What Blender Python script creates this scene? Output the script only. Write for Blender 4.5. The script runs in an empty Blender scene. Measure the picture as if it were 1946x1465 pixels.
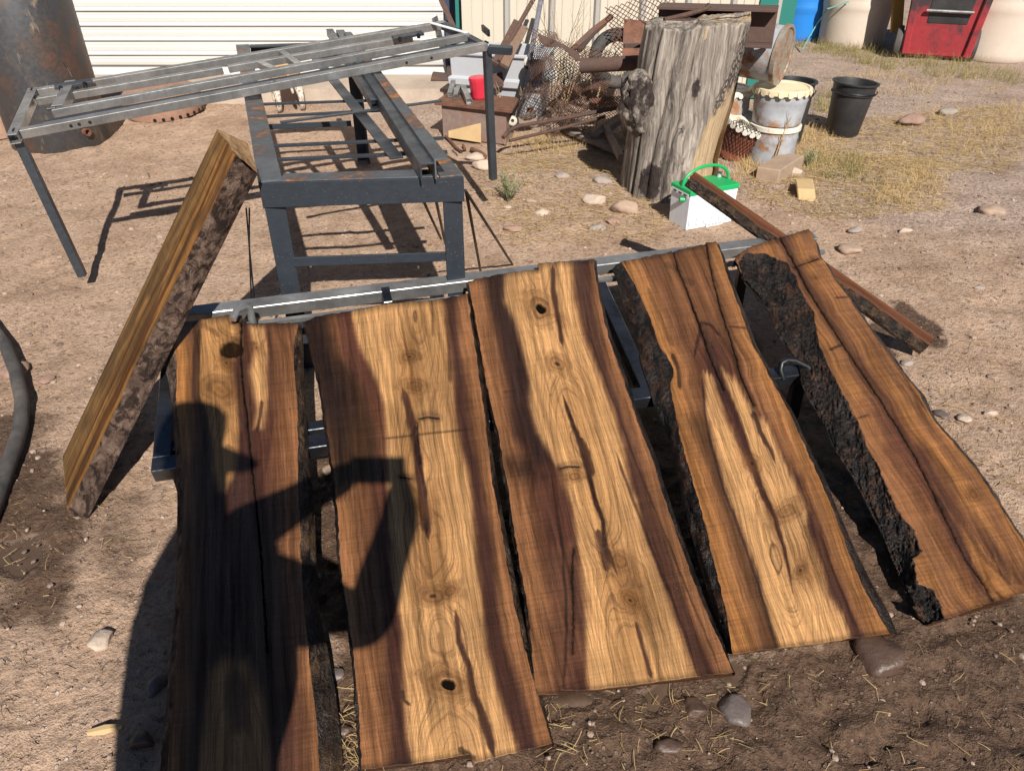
import bpy, bmesh, math, random
import numpy as np
from mathutils import Vector, Matrix

random.seed(7)
RNG = np.random.default_rng(11)
scene = bpy.context.scene
COL = scene.collection

# ------------------------------------------------------------------ camera
CAM_H, PITCH, FPX, CX, CY = 1.55, math.radians(34.0), 1407.0, 973.0, 732.5
SP, CP = math.sin(PITCH), math.cos(PITCH)
cam = bpy.data.cameras.new('camera')
cam.sensor_width = 36.0
cam.lens = FPX / 1946.0 * 36.0
cam.clip_start, cam.clip_end = 0.02, 600.0
camo = bpy.data.objects.new('camera', cam)
COL.objects.link(camo)
camo.location = (0, 0, CAM_H)
camo.rotation_euler = (math.pi / 2 - PITCH, 0, 0)
scene.camera = camo

# ------------------------------------------------------------------ light
def ray(px, py):
    u = (px - CX) / FPX
    w = (CY - py) / FPX
    return np.array([u, CP + w * SP, -SP + w * CP])
ANTI = ray(712, 892)
ANTI = ANTI / np.linalg.norm(ANTI)            # direction the sunlight travels
TOSUN = -ANTI
SUN_EL = math.asin(TOSUN[2])
SUN_AZ = math.atan2(TOSUN[0], TOSUN[1])       # clockwise from +Y
world = bpy.data.worlds.new('World')
scene.world = world
world.use_nodes = True
wt = world.node_tree
bg = wt.nodes['Background']
sky = wt.nodes.new('ShaderNodeTexSky')
sky.sky_type = 'NISHITA'
sky.sun_disc = False
sky.sun_elevation = SUN_EL
sky.sun_rotation = SUN_AZ
sky.altitude = 1200
sky.air_density = 0.75
sky.dust_density = 0.3
wt.links.new(sky.outputs[0], bg.inputs[0])
bg.inputs[1].default_value = 0.05
sl = bpy.data.lights.new('sun', 'SUN')
sl.energy = 5.0
sl.angle = math.radians(0.53)
sl.color = (1.0, 0.955, 0.89)
so = bpy.data.objects.new('sun', sl)
COL.objects.link(so)
so.rotation_euler = Vector(ANTI).to_track_quat('-Z', 'Y').to_euler()
so.location = (3, -6, 8)
scene.view_settings.view_transform = 'Standard'
scene.view_settings.look = 'None'
scene.view_settings.gamma = 1.0
scene.view_settings.use_curve_mapping = False
scene.view_settings.exposure = 0.48

# ------------------------------------------------------------------ helpers
def G(px, py, z=0.0):
    d = ray(px, py)
    t = (CAM_H - z) / -d[2]
    return np.array([d[0] * t, d[1] * t, z])
def D(px, py, Y):
    d = ray(px, py)
    t = Y / d[1]
    return np.array([d[0] * t, Y, CAM_H + d[2] * t])
def V3(p): return Vector((float(p[0]), float(p[1]), float(p[2])))

def hash2(xi, yi, seed):
    h = (xi.astype(np.int64) * 374761393 + yi.astype(np.int64) * 668265263 + seed * 1442695041) & 0x7fffffff
    h = ((h ^ (h >> 13)) * 1274126177) & 0x7fffffff
    h = ((h ^ (h >> 16)) * 668265263) & 0x7fffffff
    return (h % 100003) / 100003.0
def vn(x, y, seed=0):
    x = np.asarray(x, float); y = np.asarray(y, float)
    xi = np.floor(x); yi = np.floor(y)
    fx = x - xi; fy = y - yi
    fx = fx * fx * (3 - 2 * fx); fy = fy * fy * (3 - 2 * fy)
    a = hash2(xi, yi, seed); b = hash2(xi + 1, yi, seed)
    c = hash2(xi, yi + 1, seed); d = hash2(xi + 1, yi + 1, seed)
    return (a + (b - a) * fx) + ((c + (d - c) * fx) - (a + (b - a) * fx)) * fy
def fbm(x, y, o=4, seed=0):
    s = 0; amp = 0.5; f = 1.0
    for i in range(o):
        s = s + amp * vn(x * f, y * f, seed + i * 17)
        f *= 2.03; amp *= 0.5
    return s / (1 - 0.5 ** o)
def sstep(a, b, x):
    t = np.clip((x - a) / (b - a), 0, 1)
    return t * t * (3 - 2 * t)
def srgb(r, g, b):
    f = lambda c: (c / 255 / 12.92) if c / 255 <= 0.04045 else ((c / 255 + 0.055) / 1.055) ** 2.4
    return np.array([f(r), f(g), f(b)])

def mesh(name, verts, faces, mat=None, parent=None, smooth=False):
    me = bpy.data.meshes.new(name)
    me.from_pydata([tuple(map(float, v)) for v in verts], [], [tuple(map(int, f)) for f in faces])
    me.update()
    if smooth:
        me.polygons.foreach_set('use_smooth', [True] * len(me.polygons))
    o = bpy.data.objects.new(name, me)
    COL.objects.link(o)
    if mat is not None: me.materials.append(mat)
    if parent is not None: o.parent = parent
    return o
def fast_mesh(name, verts, quads, mat=None, parent=None, smooth=True):
    verts = np.ascontiguousarray(verts, dtype=np.float32); quads = np.ascontiguousarray(quads, dtype=np.int32)
    k = quads.shape[1]
    me = bpy.data.meshes.new(name)
    me.vertices.add(len(verts)); me.vertices.foreach_set('co', verts.ravel())
    me.loops.add(quads.size); me.loops.foreach_set('vertex_index', quads.ravel())
    me.polygons.add(len(quads))
    me.polygons.foreach_set('loop_start', np.arange(0, quads.size, k, dtype=np.int32))
    me.polygons.foreach_set('loop_total', np.full(len(quads), k, dtype=np.int32))
    me.polygons.foreach_set('use_smooth', np.full(len(quads), smooth))
    me.update(calc_edges=True); me.validate()
    o = bpy.data.objects.new(name, me); COL.objects.link(o)
    if mat is not None: me.materials.append(mat)
    if parent is not None: o.parent = parent
    return o
def fattr(o, name, arr):
    a = o.data.attributes.new(name, 'FLOAT', 'POINT'); a.data.foreach_set('value', np.ascontiguousarray(arr, dtype=np.float32).ravel())
def vattr(o, name, arr):
    a = o.data.attributes.new(name, 'FLOAT_VECTOR', 'POINT'); a.data.foreach_set('vector', np.ascontiguousarray(arr, dtype=np.float32).ravel())
def cattr(o, name, arr):
    a = o.data.attributes.new(name, 'FLOAT_COLOR', 'POINT')
    c = np.ones((len(arr), 4), np.float32); c[:, :3] = arr
    a.data.foreach_set('color', c.ravel())
def empty(name, loc=(0, 0, 0)):
    o = bpy.data.objects.new(name, None); COL.objects.link(o)
    o.empty_display_size = 0.05
    ROOTS[o.name] = V3(loc); o.location = V3(loc)
    return o
ROOTS = {}
def tag(o, label=None, cat=None, group=None, kind=None):
    if label: o['label'] = label
    if cat: o['category'] = cat
    if group: o['group'] = group
    if kind: o['kind'] = kind
    return o

class MB:
    """collects verts and faces of one mesh"""
    def __init__(s): s.v = []; s.f = []
    def add(s, vs, fs):
        n = len(s.v); s.v += [tuple(map(float, v)) for v in vs]; s.f += [tuple(i + n for i in f) for f in fs]
        return s
    def hexa(s, c8):
        return s.add(c8, [(0, 1, 2, 3), (7, 6, 5, 4), (0, 4, 5, 1), (1, 5, 6, 2), (2, 6, 7, 3), (3, 7, 4, 0)])
    def bar(s, a, b, w, h, up=(0, 0, 1), off=(0, 0)):
        """rectangular bar from a to b; w across, h along up; off shifts the section"""
        a = np.array(a, float); b = np.array(b, float); up = np.array(up, float)
        d = b - a; d /= np.linalg.norm(d)
        x = np.cross(d, up); x /= np.linalg.norm(x); y = np.cross(x, d)
        c = []
        for p in (a, b):
            for sx, sy in ((-1, -1), (1, -1), (1, 1), (-1, 1)):
                c.append(p + x * (sx * w / 2 + off[0]) + y * (sy * h / 2 + off[1]))
        return s.hexa([c[0], c[1], c[2], c[3], c[4], c[5], c[6], c[7]])
    def angle(s, a, b, w, h, t, up=(0, 0, 1), side=1):
        """angle iron: flat leg of width w on top, hanging leg of height h at one side"""
        s.bar(a, b, w, t, up, (0, 0))
        s.bar(a, b, t, h, up, (side * (w / 2 - t / 2), -h / 2 - t / 2 - 0.0005))
        return s
    def hollow(s, a, b, w, t, up=(0, 0, 1), inset=0.06):
        """square tube with open dark ends"""
        a = np.array(a, float); b = np.array(b, float); up = np.array(up, float)
        d = b - a; d /= np.linalg.norm(d)
        x = np.cross(d, up); x /= np.linalg.norm(x); y = np.cross(x, d)
        ring = lambda p, r: [p + x * sx * r + y * sy * r for sx, sy in ((-1, -1), (1, -1), (1, 1), (-1, 1))]
        r1, r0 = w / 2, w / 2 - t
        vs = ring(a + d * inset, r0) + ring(a, r0) + ring(a, r1) + ring(b, r1) + ring(b, r0) + ring(b - d * inset, r0)
        fs = [(0, 1, 2, 3), (23, 22, 21, 20)]
        for k in range(5):
            for i in range(4):
                j = (i + 1) % 4
                fs.append((k * 4 + i, k * 4 + 4 + i, k * 4 + 4 + j, k * 4 + j))
        return s.add(vs, fs)
    def tube(s, pts, r, n=8, caps=True, sq=1.0):
        pts = [np.array(p, float) for p in pts]
        m = len(pts); rr = r if hasattr(r, '__len__') else [r] * m
        t0 = pts[1] - pts[0]; t0 /= np.linalg.norm(t0)
        ref = np.array([0, 0, 1.0]) if abs(t0[2]) < 0.9 else np.array([1.0, 0, 0])
        x = np.cross(t0, ref); x /= np.linalg.norm(x)
        vs = []
        for i, p in enumerate(pts):
            t = pts[min(i + 1, m - 1)] - pts[max(i - 1, 0)]; t /= (np.linalg.norm(t) + 1e-9)
            x = x - t * np.dot(x, t); x /= (np.linalg.norm(x) + 1e-9); y = np.cross(t, x)
            for k in range(n):
                a = 2 * math.pi * k / n
                vs.append(p + (x * math.cos(a) + y * math.sin(a) * sq) * rr[i])
        fs = []
        for i in range(m - 1):
            for k in range(n):
                k2 = (k + 1) % n
                fs.append((i * n + k, i * n + k2, (i + 1) * n + k2, (i + 1) * n + k))
        if caps:
            fs.append(tuple(range(n - 1, -1, -1))); fs.append(tuple((m - 1) * n + k for k in range(n)))
        return s.add(vs, fs)
    def lathe(s, prof, n=32, M=None, closed_top=False, closed_bot=False, wob=None):
        vs = []; fs = []
        for i, (r, z) in enumerate(prof):
            for k in range(n):
                a = 2 * math.pi * k / n
                rr = r * (1 + (wob(a, z) if wob else 0))
                v = Vector((rr * math.cos(a), rr * math.sin(a), z))
                vs.append(M @ v if M is not None else v)
        m = len(prof)
        for i in range(m - 1):
            for k in range(n):
                k2 = (k + 1) % n
                fs.append((i * n + k, i * n + k2, (i + 1) * n + k2, (i + 1) * n + k))
        if closed_bot: fs.append(tuple(range(n - 1, -1, -1)))
        if closed_top: fs.append(tuple((m - 1) * n + k for k in range(n)))
        return s.add(vs, fs)
    def build(s, name, mat, parent=None, smooth=False, bevel=0.0, sharp=None):
        v = np.array(s.v)
        if parent is not None and parent.name in ROOTS:
            v = v - np.array(ROOTS[parent.name])
        o = mesh(name, v, s.f, mat, parent, smooth)
        if bevel:
            m = o.modifiers.new('bevel', 'BEVEL'); m.width = bevel; m.segments = 1; m.limit_method = 'ANGLE'; m.angle_limit = 0.6
        if smooth:
            try:
                o.data.set_sharp_from_angle(angle=math.radians(sharp or 42))
            except Exception: pass
        return o
def thing(mb, name, mat, label, cat, group=None, smooth=False, bevel=0.0, sharp=None):
    """one-mesh thing: origin moved to the base"""
    v = np.array(mb.v); c = np.array([(v[:, 0].min() + v[:, 0].max()) / 2, (v[:, 1].min() + v[:, 1].max()) / 2, v[:, 2].min()])
    mb2 = MB(); mb2.v = [tuple(p) for p in (v - c)]; mb2.f = mb.f
    o = mb2.build(name, mat, None, smooth, bevel, sharp)
    o.location = c; ROOTS[o.name] = V3(c)
    return tag(o, label, cat, group)

# ------------------------------------------------------------------ node materials
class M:
    def __init__(s, name, **principled):
        s.mat = bpy.data.materials.new(name); s.mat.use_nodes = True
        s.t = s.mat.node_tree; s.b = s.t.nodes['Principled BSDF']
        s.set(**principled)
    def put(s, sock, val):
        if isinstance(val, bpy.types.NodeSocket): s.t.links.new(val, sock)
        elif hasattr(val, '__len__') and len(val) == 3 and sock.type == 'RGBA': sock.default_value = (*map(float, val), 1)
        elif hasattr(val, '__len__'): sock.default_value = tuple(map(float, val))
        else: sock.default_value = val
    def set(s, **kw):
        for k, v in kw.items(): s.put(s.b.inputs[{'col': 'Base Color', 'rough': 'Roughness', 'metal': 'Metallic', 'spec': 'Specular IOR Level', 'coat': 'Coat Weight', 'coat_rough': 'Coat Roughness', 'normal': 'Normal', 'alpha': 'Alpha', 'trans': 'Transmission Weight'}[k]], v)
        return s.mat
    def n(s, typ, props=None, **ins):
        nd = s.t.nodes.new('ShaderNode' + typ)
        for k, v in (props or {}).items(): setattr(nd, k, v)
        for k, v in ins.items():
            s.put(nd.inputs[int(k[1:])] if k[0] == '_' else nd.inputs[k.replace('_', ' ')], v)
        return nd
    def obj(s): return s.n('TexCoord').outputs['Object']
    def geo(s): return s.n('NewGeometry').outputs['Position']
    def attr(s, name, out='Fac'): return s.n('Attribute', {'attribute_name': name}).outputs[out]
    def map(s, vec, scale=(1, 1, 1), loc=(0, 0, 0), rot=(0, 0, 0)):
        return s.n('Mapping', None, Vector=vec, Scale=scale, Location=loc, Rotation=rot).outputs[0]
    def noise(s, vec, scale, detail=4, rough=0.55, dist=0.0):
        return s.n('TexNoise', None, Vector=vec, Scale=scale, Detail=detail, Roughness=rough, Distortion=dist).outputs['Fac']
    def vor(s, vec, scale, feature='F1', out='Distance', rnd=1.0):
        return s.n('TexVoronoi', {'feature': feature}, Vector=vec, Scale=scale, Randomness=rnd).outputs[out]
    def math(s, op, a, b=0.0, c=None, clamp=False):
        nd = s.t.nodes.new('ShaderNodeMath'); nd.operation = op; nd.use_clamp = clamp
        s.put(nd.inputs[0], a); s.put(nd.inputs[1], b)
        if c is not None: s.put(nd.inputs[2], c)
        return nd.outputs[0]
    def ramp(s, fac, stops, interp='LINEAR'):
        nd = s.t.nodes.new('ShaderNodeValToRGB'); nd.color_ramp.interpolation = interp
        s.put(nd.inputs[0], fac)
        el = nd.color_ramp.elements
        while len(el) < len(stops): el.new(0.5)
        for e, (p, c) in zip(el, stops):
            e.position = p; e.color = (*map(float, c), 1) if hasattr(c, '__len__') else (c, c, c, 1)
        return nd.outputs[0]
    def mr(s, v, a, b, c=0.0, d=1.0):
        return s.n('MapRange', None, Value=v, From_Min=a, From_Max=b, To_Min=c, To_Max=d).outputs[0]
    def mix(s, fac, a, b, mode='MIX'):
        nd = s.t.nodes.new('ShaderNodeMix'); nd.data_type = 'RGBA'; nd.blend_type = mode
        s.put(nd.inputs[0], fac); s.put(nd.inputs[6], a); s.put(nd.inputs[7], b)
        return nd.outputs[2]
    def bump(s, h, strength=0.5, dist=0.01, normal=None):
        nd = s.n('Bump', None, Height=h, Strength=strength, Distance=dist)
        if normal is not None: s.put(nd.inputs['Normal'], normal)
        return nd.outputs[0]
MATS = {}
def rusty(name, base, rust_lo, rust_hi, amount=0.5, scale=6.0, rough=0.75, metal=0.0, rust=((0.10, 0.035, 0.015), (0.23, 0.085, 0.03)), base2=None, bump=0.35):
    m = M(name); p = m.geo()
    n1 = m.noise(p, scale, 6, 0.62); n2 = m.noise(p, scale * 5, 5, 0.65)
    basec = m.mix(m.mr(n2, .35, .7), base, base2 if base2 is not None else [c * 0.7 for c in base])
    rc = m.ramp(n2, [(.3, rust[0]), (.72, rust[1])])
    f = m.math('ADD', n1, m.math('MULTIPLY', m.math('SUBTRACT', n2, .5), .35))
    f = m.mr(f, rust_lo, rust_hi)
    col = m.mix(f, basec, rc)
    rr = m.math('ADD', m.math('MULTIPLY', f, 0.9 - rough), rough)
    mm = m.math('MULTIPLY', m.math('SUBTRACT', 1.0, f), metal)
    m.set(col=col, rough=rr, metal=mm, normal=m.bump(m.math('ADD', n2, m.math('MULTIPLY', f, .6)), bump, .004))
    MATS[name] = m.mat
    return m.mat
def plastic(name, col, dirt=(0.3, 0.22, 0.15), amt=0.35, rough=0.45, scale=3.0):
    m = M(name); p = m.geo()
    n1 = m.noise(p, scale, 6, .65); n2 = m.noise(p, scale * 12, 4, .6)
    f = m.math('MULTIPLY', m.mr(m.math('ADD', n1, m.math('MULTIPLY', n2, .3)), .5, .95), amt)
    m.set(col=m.mix(f, col, dirt), rough=m.math('ADD', rough, m.math('MULTIPLY', f, .4)), normal=m.bump(n2, .12, .003))
    MATS[name] = m.mat
    return m.mat

# ------------------------------------------------------------------ materials
def mk_wood():
    m = M('wet_wood')
    ab = m.attr('ab', 'Vector'); base = m.attr('wood', 'Color'); ring = m.attr('ring'); rs = m.attr('rs'); crack = m.attr('crack'); dry = m.attr('dry')
    fib = m.noise(m.map(ab, (9, 380, 1)), 1.0, 6, .66)
    fib2 = m.noise(m.map(ab, (2.2, 60, 1)), 1.0, 5, .62)
    saw = m.noise(m.map(ab, (230, 7, 1)), 1.0, 4, .65)
    fine = m.noise(m.map(ab, (330, 460, 1)), 1.0, 3, .65)
    wob = m.noise(m.map(ab, (6, 30, 1)), 1.0, 4, .6)
    def rings(period, seed):
        q = m.math('ADD', m.math('DIVIDE', ring, period), m.math('ADD', m.math('MULTIPLY', wob, .7), seed))
        fr = m.math('FRACT', q)
        line = m.ramp(fr, [(0.0, .6), (.06, 0.0), (.5, .0), (.80, .22), (.92, 1.0), (1.0, .95)])
        rv = m.n('TexWhiteNoise', {'noise_dimensions': '1D'}, W=m.math('FLOOR', q)).outputs['Value']
        return m.math('MULTIPLY', line, m.mr(rv, .1, 1.0, .05, 1.0))
    brk = m.mr(fib, .30, .52, .5, 1.0)
    l1 = m.math('MULTIPLY', m.math('MULTIPLY', rings(.0125, .0), rs), brk); l2 = m.math('MULTIPLY', m.math('MULTIPLY', rings(.0052, .37), rs), brk)
    col = m.mix(m.math('MULTIPLY', l2, .66), base, (.085, .038, .017))
    col = m.mix(m.math('MULTIPLY', l1, .66), col, (.050, .022, .011))
    col = m.mix(.9, col, m.ramp(fib, [(.30, .52), (.5, 1.0), (.72, 1.28)]), 'MULTIPLY')
    col = m.mix(.9, col, m.ramp(fib2, [(.32, .62), (.5, 1.0), (.70, 1.24)]), 'MULTIPLY')
    col = m.mix(m.mr(rs, .4, 1.0, .42, .2), col, m.ramp(saw, [(.34, .6), (.5, 1.0), (.68, 1.25)]), 'MULTIPLY')
    dot = m.ramp(m.noise(m.map(ab, (30, 140, 1)), 1.0, 2, .5), [(.0, .0), (.70, .0), (.76, 1.0)])
    col = m.mix(m.math('MULTIPLY', dot, .6), col, (.03, .012, .008))
    col = m.mix(m.math('MULTIPLY', crack, 1.0, clamp=True), col, (.006, .004, .003))
    h = m.math('ADD', m.math('MULTIPLY', saw, .8), m.math('ADD', m.math('MULTIPLY', fine, .5), m.math('MULTIPLY', fib, .6)))
    nrm = m.bump(h, .5, .0016)
    live = m.math('SUBTRACT', 1.0, m.math('MAXIMUM', m.math('MINIMUM', crack, 1.0), dry))
    m.set(col=col, rough=m.math('ADD', .42, m.math('MULTIPLY', m.math('SUBTRACT', 1.0, live), .4)), normal=nrm, spec=m.math('MULTIPLY', live, .18))
    drops = m.math('ADD', m.math('MULTIPLY', saw, 1.0), m.math('MULTIPLY', fine, 1.3))
    m.set(coat=m.math('MULTIPLY', live, m.mr(fib2, .35, .65, .06, .45)), coat_rough=.13)
    m.put(m.b.inputs['Coat Normal'], m.bump(drops, 1.0, .0042))
    return m.mat
WOOD = mk_wood()

def mk_bark(name, dark, mid, hi, wet=True, ridges=True):
    m = M(name); p = m.geo()
    n1 = m.noise(p, 11, 6, .66); n2 = m.noise(p, 60, 6, .7); n3 = m.noise(p, 230, 4, .65)
    # plates that follow the length of the board, broken up irregularly
    pl = m.noise(m.map(p, (26, 9, 26)), 1.0, 6, .72, .8)
    t = m.math('ADD', m.math('MULTIPLY', n1, .45), m.math('ADD', m.math('MULTIPLY', n2, .35), m.math('MULTIPLY', pl, .2)))
    c = m.ramp(t, [(.36, dark), (.50, mid), (.62, hi)])
    c = m.mix(m.mr(pl, .44, .52, .8, 0.0), c, [x * .3 for x in dark])
    h = m.math('ADD', m.mr(pl, .3, .7), m.math('ADD', m.math('MULTIPLY', n2, .6), m.math('MULTIPLY', n3, .25)))
    m.set(col=c, rough=m.mr(n3, .3, .7, .22 if wet else .8, .55 if wet else .95), normal=m.bump(h, 1.0, .010), spec=.5 if wet else .2)
    return m.mat
BARK_WET = mk_bark('wet_bark', (.004, .003, .0025), (.016, .009, .006), (.075, .034, .016))
BARK_DRY = mk_bark('dry_bark', (.035, .02, .015), (.10, .062, .045), (.21, .145, .105), False)
BARK_MID = mk_bark('damp_bark', (.012, .008, .006), (.045, .025, .014), (.14, .075, .035))

def mk_steel(name, base, rough, rust=0.0, metal=1.0, blotch=.35, specks=.5):
    m = M(name); p = m.obj()
    n1 = m.noise(p, 7, 5, .6); n2 = m.noise(m.map(p, (40, 40, 40)), 1.0, 4, .6)
    c = m.mix(m.mr(n1, .35, .7), base, [x * blotch for x in base])
    if rust:
        f = m.mr(m.math('ADD', n1, m.math('MULTIPLY', n2, .3)), .86 - rust * .3, .95 - rust * .2)
        c = m.mix(f, c, m.ramp(n2, [(.3, (.16, .05, .015)), (.7, (.42, .17, .04))]))
        mt = m.math('MULTIPLY', m.math('SUBTRACT', 1.0, f), metal)
        rg = m.math('ADD', m.mr(n2, .3, .7, rough - .08, rough + .1), m.math('MULTIPLY', f, .4))
    else:
        mt = metal; rg = m.mr(m.math('ADD', m.math('MULTIPLY', n2, .5), m.math('MULTIPLY', n1, .5)), .35, .65, rough - .1, rough + .14)
    sp = m.ramp(m.vor(p, 85.0), [(.0, 1.0), (.10, 1.0), (.14, 0.0)])
    c = m.mix(m.math('MULTIPLY', m.math('MULTIPLY', sp, m.mr(n1, .45, .6)), specks), c, (.42, .38, .33))
    scr = m.noise(m.map(p, (3, 260, 260)), 1.0, 3, .6)
    c = m.mix(.35, c, m.ramp(scr, [(.3, .6), (.7, 1.3)]), 'MULTIPLY')
    m.set(col=c, rough=rg, metal=mt, normal=m.bump(n2, .12, .002))
    return m.mat
STEEL = mk_steel('raw_steel_tube', (.50, .495, .48), .34, metal=.74, blotch=.45)
STEEL_DK = mk_steel('mill_scale_steel', (.10, .115, .135), .40, metal=.75, blotch=.6)
STEEL_WET = mk_steel('wet_steel', (.16, .17, .19), .20, metal=.9)
BENCHM = mk_steel('bench_steel', (.032, .040, .052), .5, rust=.0, metal=.3, blotch=.7)
BENCH_RUST = mk_steel('bench_steel_rusting', (.13, .14, .15), .5, rust=.62, metal=.4)
BLACKSTEEL = mk_steel('black_steel', (.012, .012, .014), .42, metal=.2)
RUST = rusty('rust_brown', (.085, .055, .045), .2, .6, scale=5, rust=((.055, .030, .023), (.135, .070, .048)))
RUST_RED = rusty('rust_red', (.12, .06, .04), .2, .5, scale=4, rust=((.085, .036, .022), (.20, .088, .05)))
RUST_DK = rusty('rust_dark', (.05, .035, .03), .35, .7, scale=6, rust=((.06, .03, .02), (.15, .07, .04)))
PAIL = rusty('rusted_pail_paint', (.40, .41, .43), .50, .62, scale=3.6, rough=.5, metal=.1, base2=(.30, .32, .34), rust=((.13, .05, .02), (.36, .17, .07)))
LID = rusty('rusted_pail_lid', (.36, .32, .27), .46, .62, scale=8, rough=.5, base2=(.24, .20, .15), metal=.3, rust=((.13, .06, .028), (.28, .14, .06)))
LID_W = rusty('white_pail_lid', (.72, .69, .62), .55, .68, scale=7, rough=.5, base2=(.66, .58, .44), rust=((.25, .13, .05), (.45, .28, .12)))
PAIL_RED = rusty('red_brown_pail', (.30, .09, .05), .4, .7, scale=7, rust=((.12, .04, .02), (.26, .10, .05)))
MESHM = rusty('rusty_wire', (.09, .045, .03), .2, .5, scale=12, rust=((.06, .03, .02), (.17, .08, .05)), bump=.0)
BLACKPL = plastic('black_plastic', (.018, .019, .022), (.12, .10, .085), .35, .42, 5)
GREYPL = plastic('grey_plastic', (.42, .43, .45), (.3, .27, .24), .35, .5)
BLUEPL = plastic('blue_plastic', (.012, .20, .62), (.15, .2, .3), .2, .4)
CREAMPL = plastic('cream_plastic', (.62, .52, .43), (.42, .32, .24), .45, .5)
GREENPL = plastic('green_plastic', (.005, .36, .10), (.05, .2, .1), .25, .35, 8)
REDCUP = plastic('red_cup_plastic', (.62, .03, .06), (.35, .08, .08), .2, .35)
WHITE_STEEL = plastic('white_door_paint', (.61, .60, .57), (.62, .57, .5), .25, .42, 2)
CREAM_SIDING = plastic('cream_siding_paint', (.54, .485, .39), (.5, .42, .32), .35, .45, 2)
GREY_SIDING = plastic('grey_seam_paint', (.36, .34, .31), (.28, .24, .2), .3, .5)
GREEN_TRIM = plastic('green_trim_paint', (.012, .16, .13), (.08, .16, .13), .2, .4)
CONCRETE = plastic('concrete', (.42, .34, .27), (.28, .21, .16), .9, .9, 4)
CARD = plastic('pine_offcut', (.52, .36, .18), (.36, .23, .11), .6, .8, 9)
BLOCKW = plastic('weathered_block', (.34, .24, .165), (.2, .14, .1), .7, .85, 14)
GREYWOOD = plastic('grey_timber', (.26, .20, .155), (.14, .1, .08), .8, .9, 10)
YELLOWW = plastic('yellow_timber', (.50, .27, .06), (.3, .17, .06), .5, .7, 8)
RUBBER = plastic('black_rubber', (.03, .03, .032), (.22, .18, .145), .6, .75, 6)
STRAP = plastic('white_strap', (.75, .77, .80), (.6, .6, .6), .2, .3)
TWIGM = plastic('pale_twig', (.42, .30, .17), (.25, .17, .1), .6, .85, 20)

def mk_battery():
    m = M('battery_case'); p = m.obj()
    n = m.noise(m.map(p, (60, 60, 3)), 1.0, 3, .6)
    m.set(col=m.mix(n, (.62, .66, .72), (.80, .82, .84)), rough=.4, normal=m.bump(n, .1, .002))
    return m.mat
BATT = mk_battery()
def mk_redbin():
    m = M('red_bin_worn'); p = m.geo()
    n = m.noise(p, 3.2, 6, .68); n2 = m.noise(p, 24, 4, .6)
    f = m.mr(m.math('ADD', m.math('ADD', n, m.math('MULTIPLY', n2, .22)), m.math('MULTIPLY', m.math('SUBTRACT', m.n('SeparateXYZ', None, _0=p).outputs[2], .45), .32)), .55, .70)
    m.set(col=m.mix(f, m.mix(n2, (.27, .014, .022), (.36, .045, .05)), (.05, .03, .035)), rough=.5)
    return m.mat
REDBIN = mk_redbin()
def mk_tank():
    m = M('tank_scale'); p = m.obj()
    n = m.noise(m.map(p, (1, 1, .6)), 4, 6, .65); n2 = m.noise(p, 40, 5, .65); n3 = m.noise(m.map(p, (1, 1, .3), (5, 2, 1)), 9, 5, .7)
    c = m.ramp(n, [(.30, (.16, .075, .05)), (.44, (.085, .07, .062)), (.56, (.066, .068, .074)), (.72, (.13, .10, .08))])
    c = m.mix(m.mr(n3, .60, .70), c, (.30, .23, .16))
    c = m.mix(.6, c, m.ramp(n2, [(.3, .7), (.7, 1.25)]), 'MULTIPLY')
    m.set(col=c, rough=m.mr(n2, .3, .7, .42, .62), metal=.45, normal=m.bump(n2, .25, .003))
    return m.mat
TANKM = mk_tank()
def mk_stump():
    m = M('weathered_stump'); p = m.obj()
    pale = m.attr('pale'); bk = m.attr('barkmask'); ch = m.attr('char')
    dist = m.n('TexNoise', None, Vector=p, Scale=3.0, Detail=3.0).outputs['Color']
    pw = m.n('VectorMath', {'operation': 'ADD'}, _0=p, _1=m.n('VectorMath', {'operation': 'SCALE'}, _0=dist, Scale=.10).outputs[0]).outputs[0]
    st = m.noise(m.map(pw, (60, 60, 2.4)), 1.0, 7, .68)
    st2 = m.noise(m.map(pw, (13, 13, .8)), 1.0, 5, .62)
    c = m.ramp(m.math('ADD', m.math('MULTIPLY', st, .5), m.math('MULTIPLY', st2, .5)), [(.33, (.022, .018, .016)), (.43, (.10, .083, .070)), (.51, (.22, .185, .155)), (.62, (.42, .36, .30))])
    pc = m.ramp(st, [(.32, (.30, .20, .11)), (.5, (.50, .36, .21)), (.68, (.62, .49, .33))])
    c = m.mix(pale, c, pc)
    v = m.vor(m.map(pw, (1, 1, .6)), 42, 'DISTANCE_TO_EDGE')
    bc = m.mix(.7, m.ramp(v, [(0, (.07, .056, .047)), (.16, (.22, .18, .15)), (.5, (.44, .38, .32))]), m.ramp(st, [(.35, .5), (.65, 1.3)]), 'MULTIPLY')
    c = m.mix(bk, c, bc)
    cn = m.noise(p, 26, 5, .65)
    c = m.mix(m.mr(m.math('ADD', ch, m.math('MULTIPLY', m.math('SUBTRACT', cn, .5), .9)), .45, .62), c, m.ramp(cn, [(.3, (.006, .005, .006)), (.7, (.05, .035, .03))]))
    h = m.math('ADD', st, m.math('MULTIPLY', m.mr(v, 0, .25), bk))
    m.set(col=c, rough=.82, spec=.25, normal=m.bump(h, .9, .012))
    return m.mat
STUMPM = mk_stump()
def mk_var(name, lo, hi, rough=.85, attr='rnd', bumps=0):
    m = M(name); r = m.attr(attr)
    c = m.mix(r, lo, hi)
    if bumps:
        n = m.noise(m.geo(), bumps, 5, .62)
        c = m.mix(.7, c, m.ramp(n, [(.3, .65), (.7, 1.25)]), 'MULTIPLY')
        m.set(normal=m.bump(n, .5, .006))
    m.set(col=c, rough=rough, spec=.25)
    return m.mat
STRAWM = mk_var('straw', (.30, .19, .08), (.62, .46, .22), .7)
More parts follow.
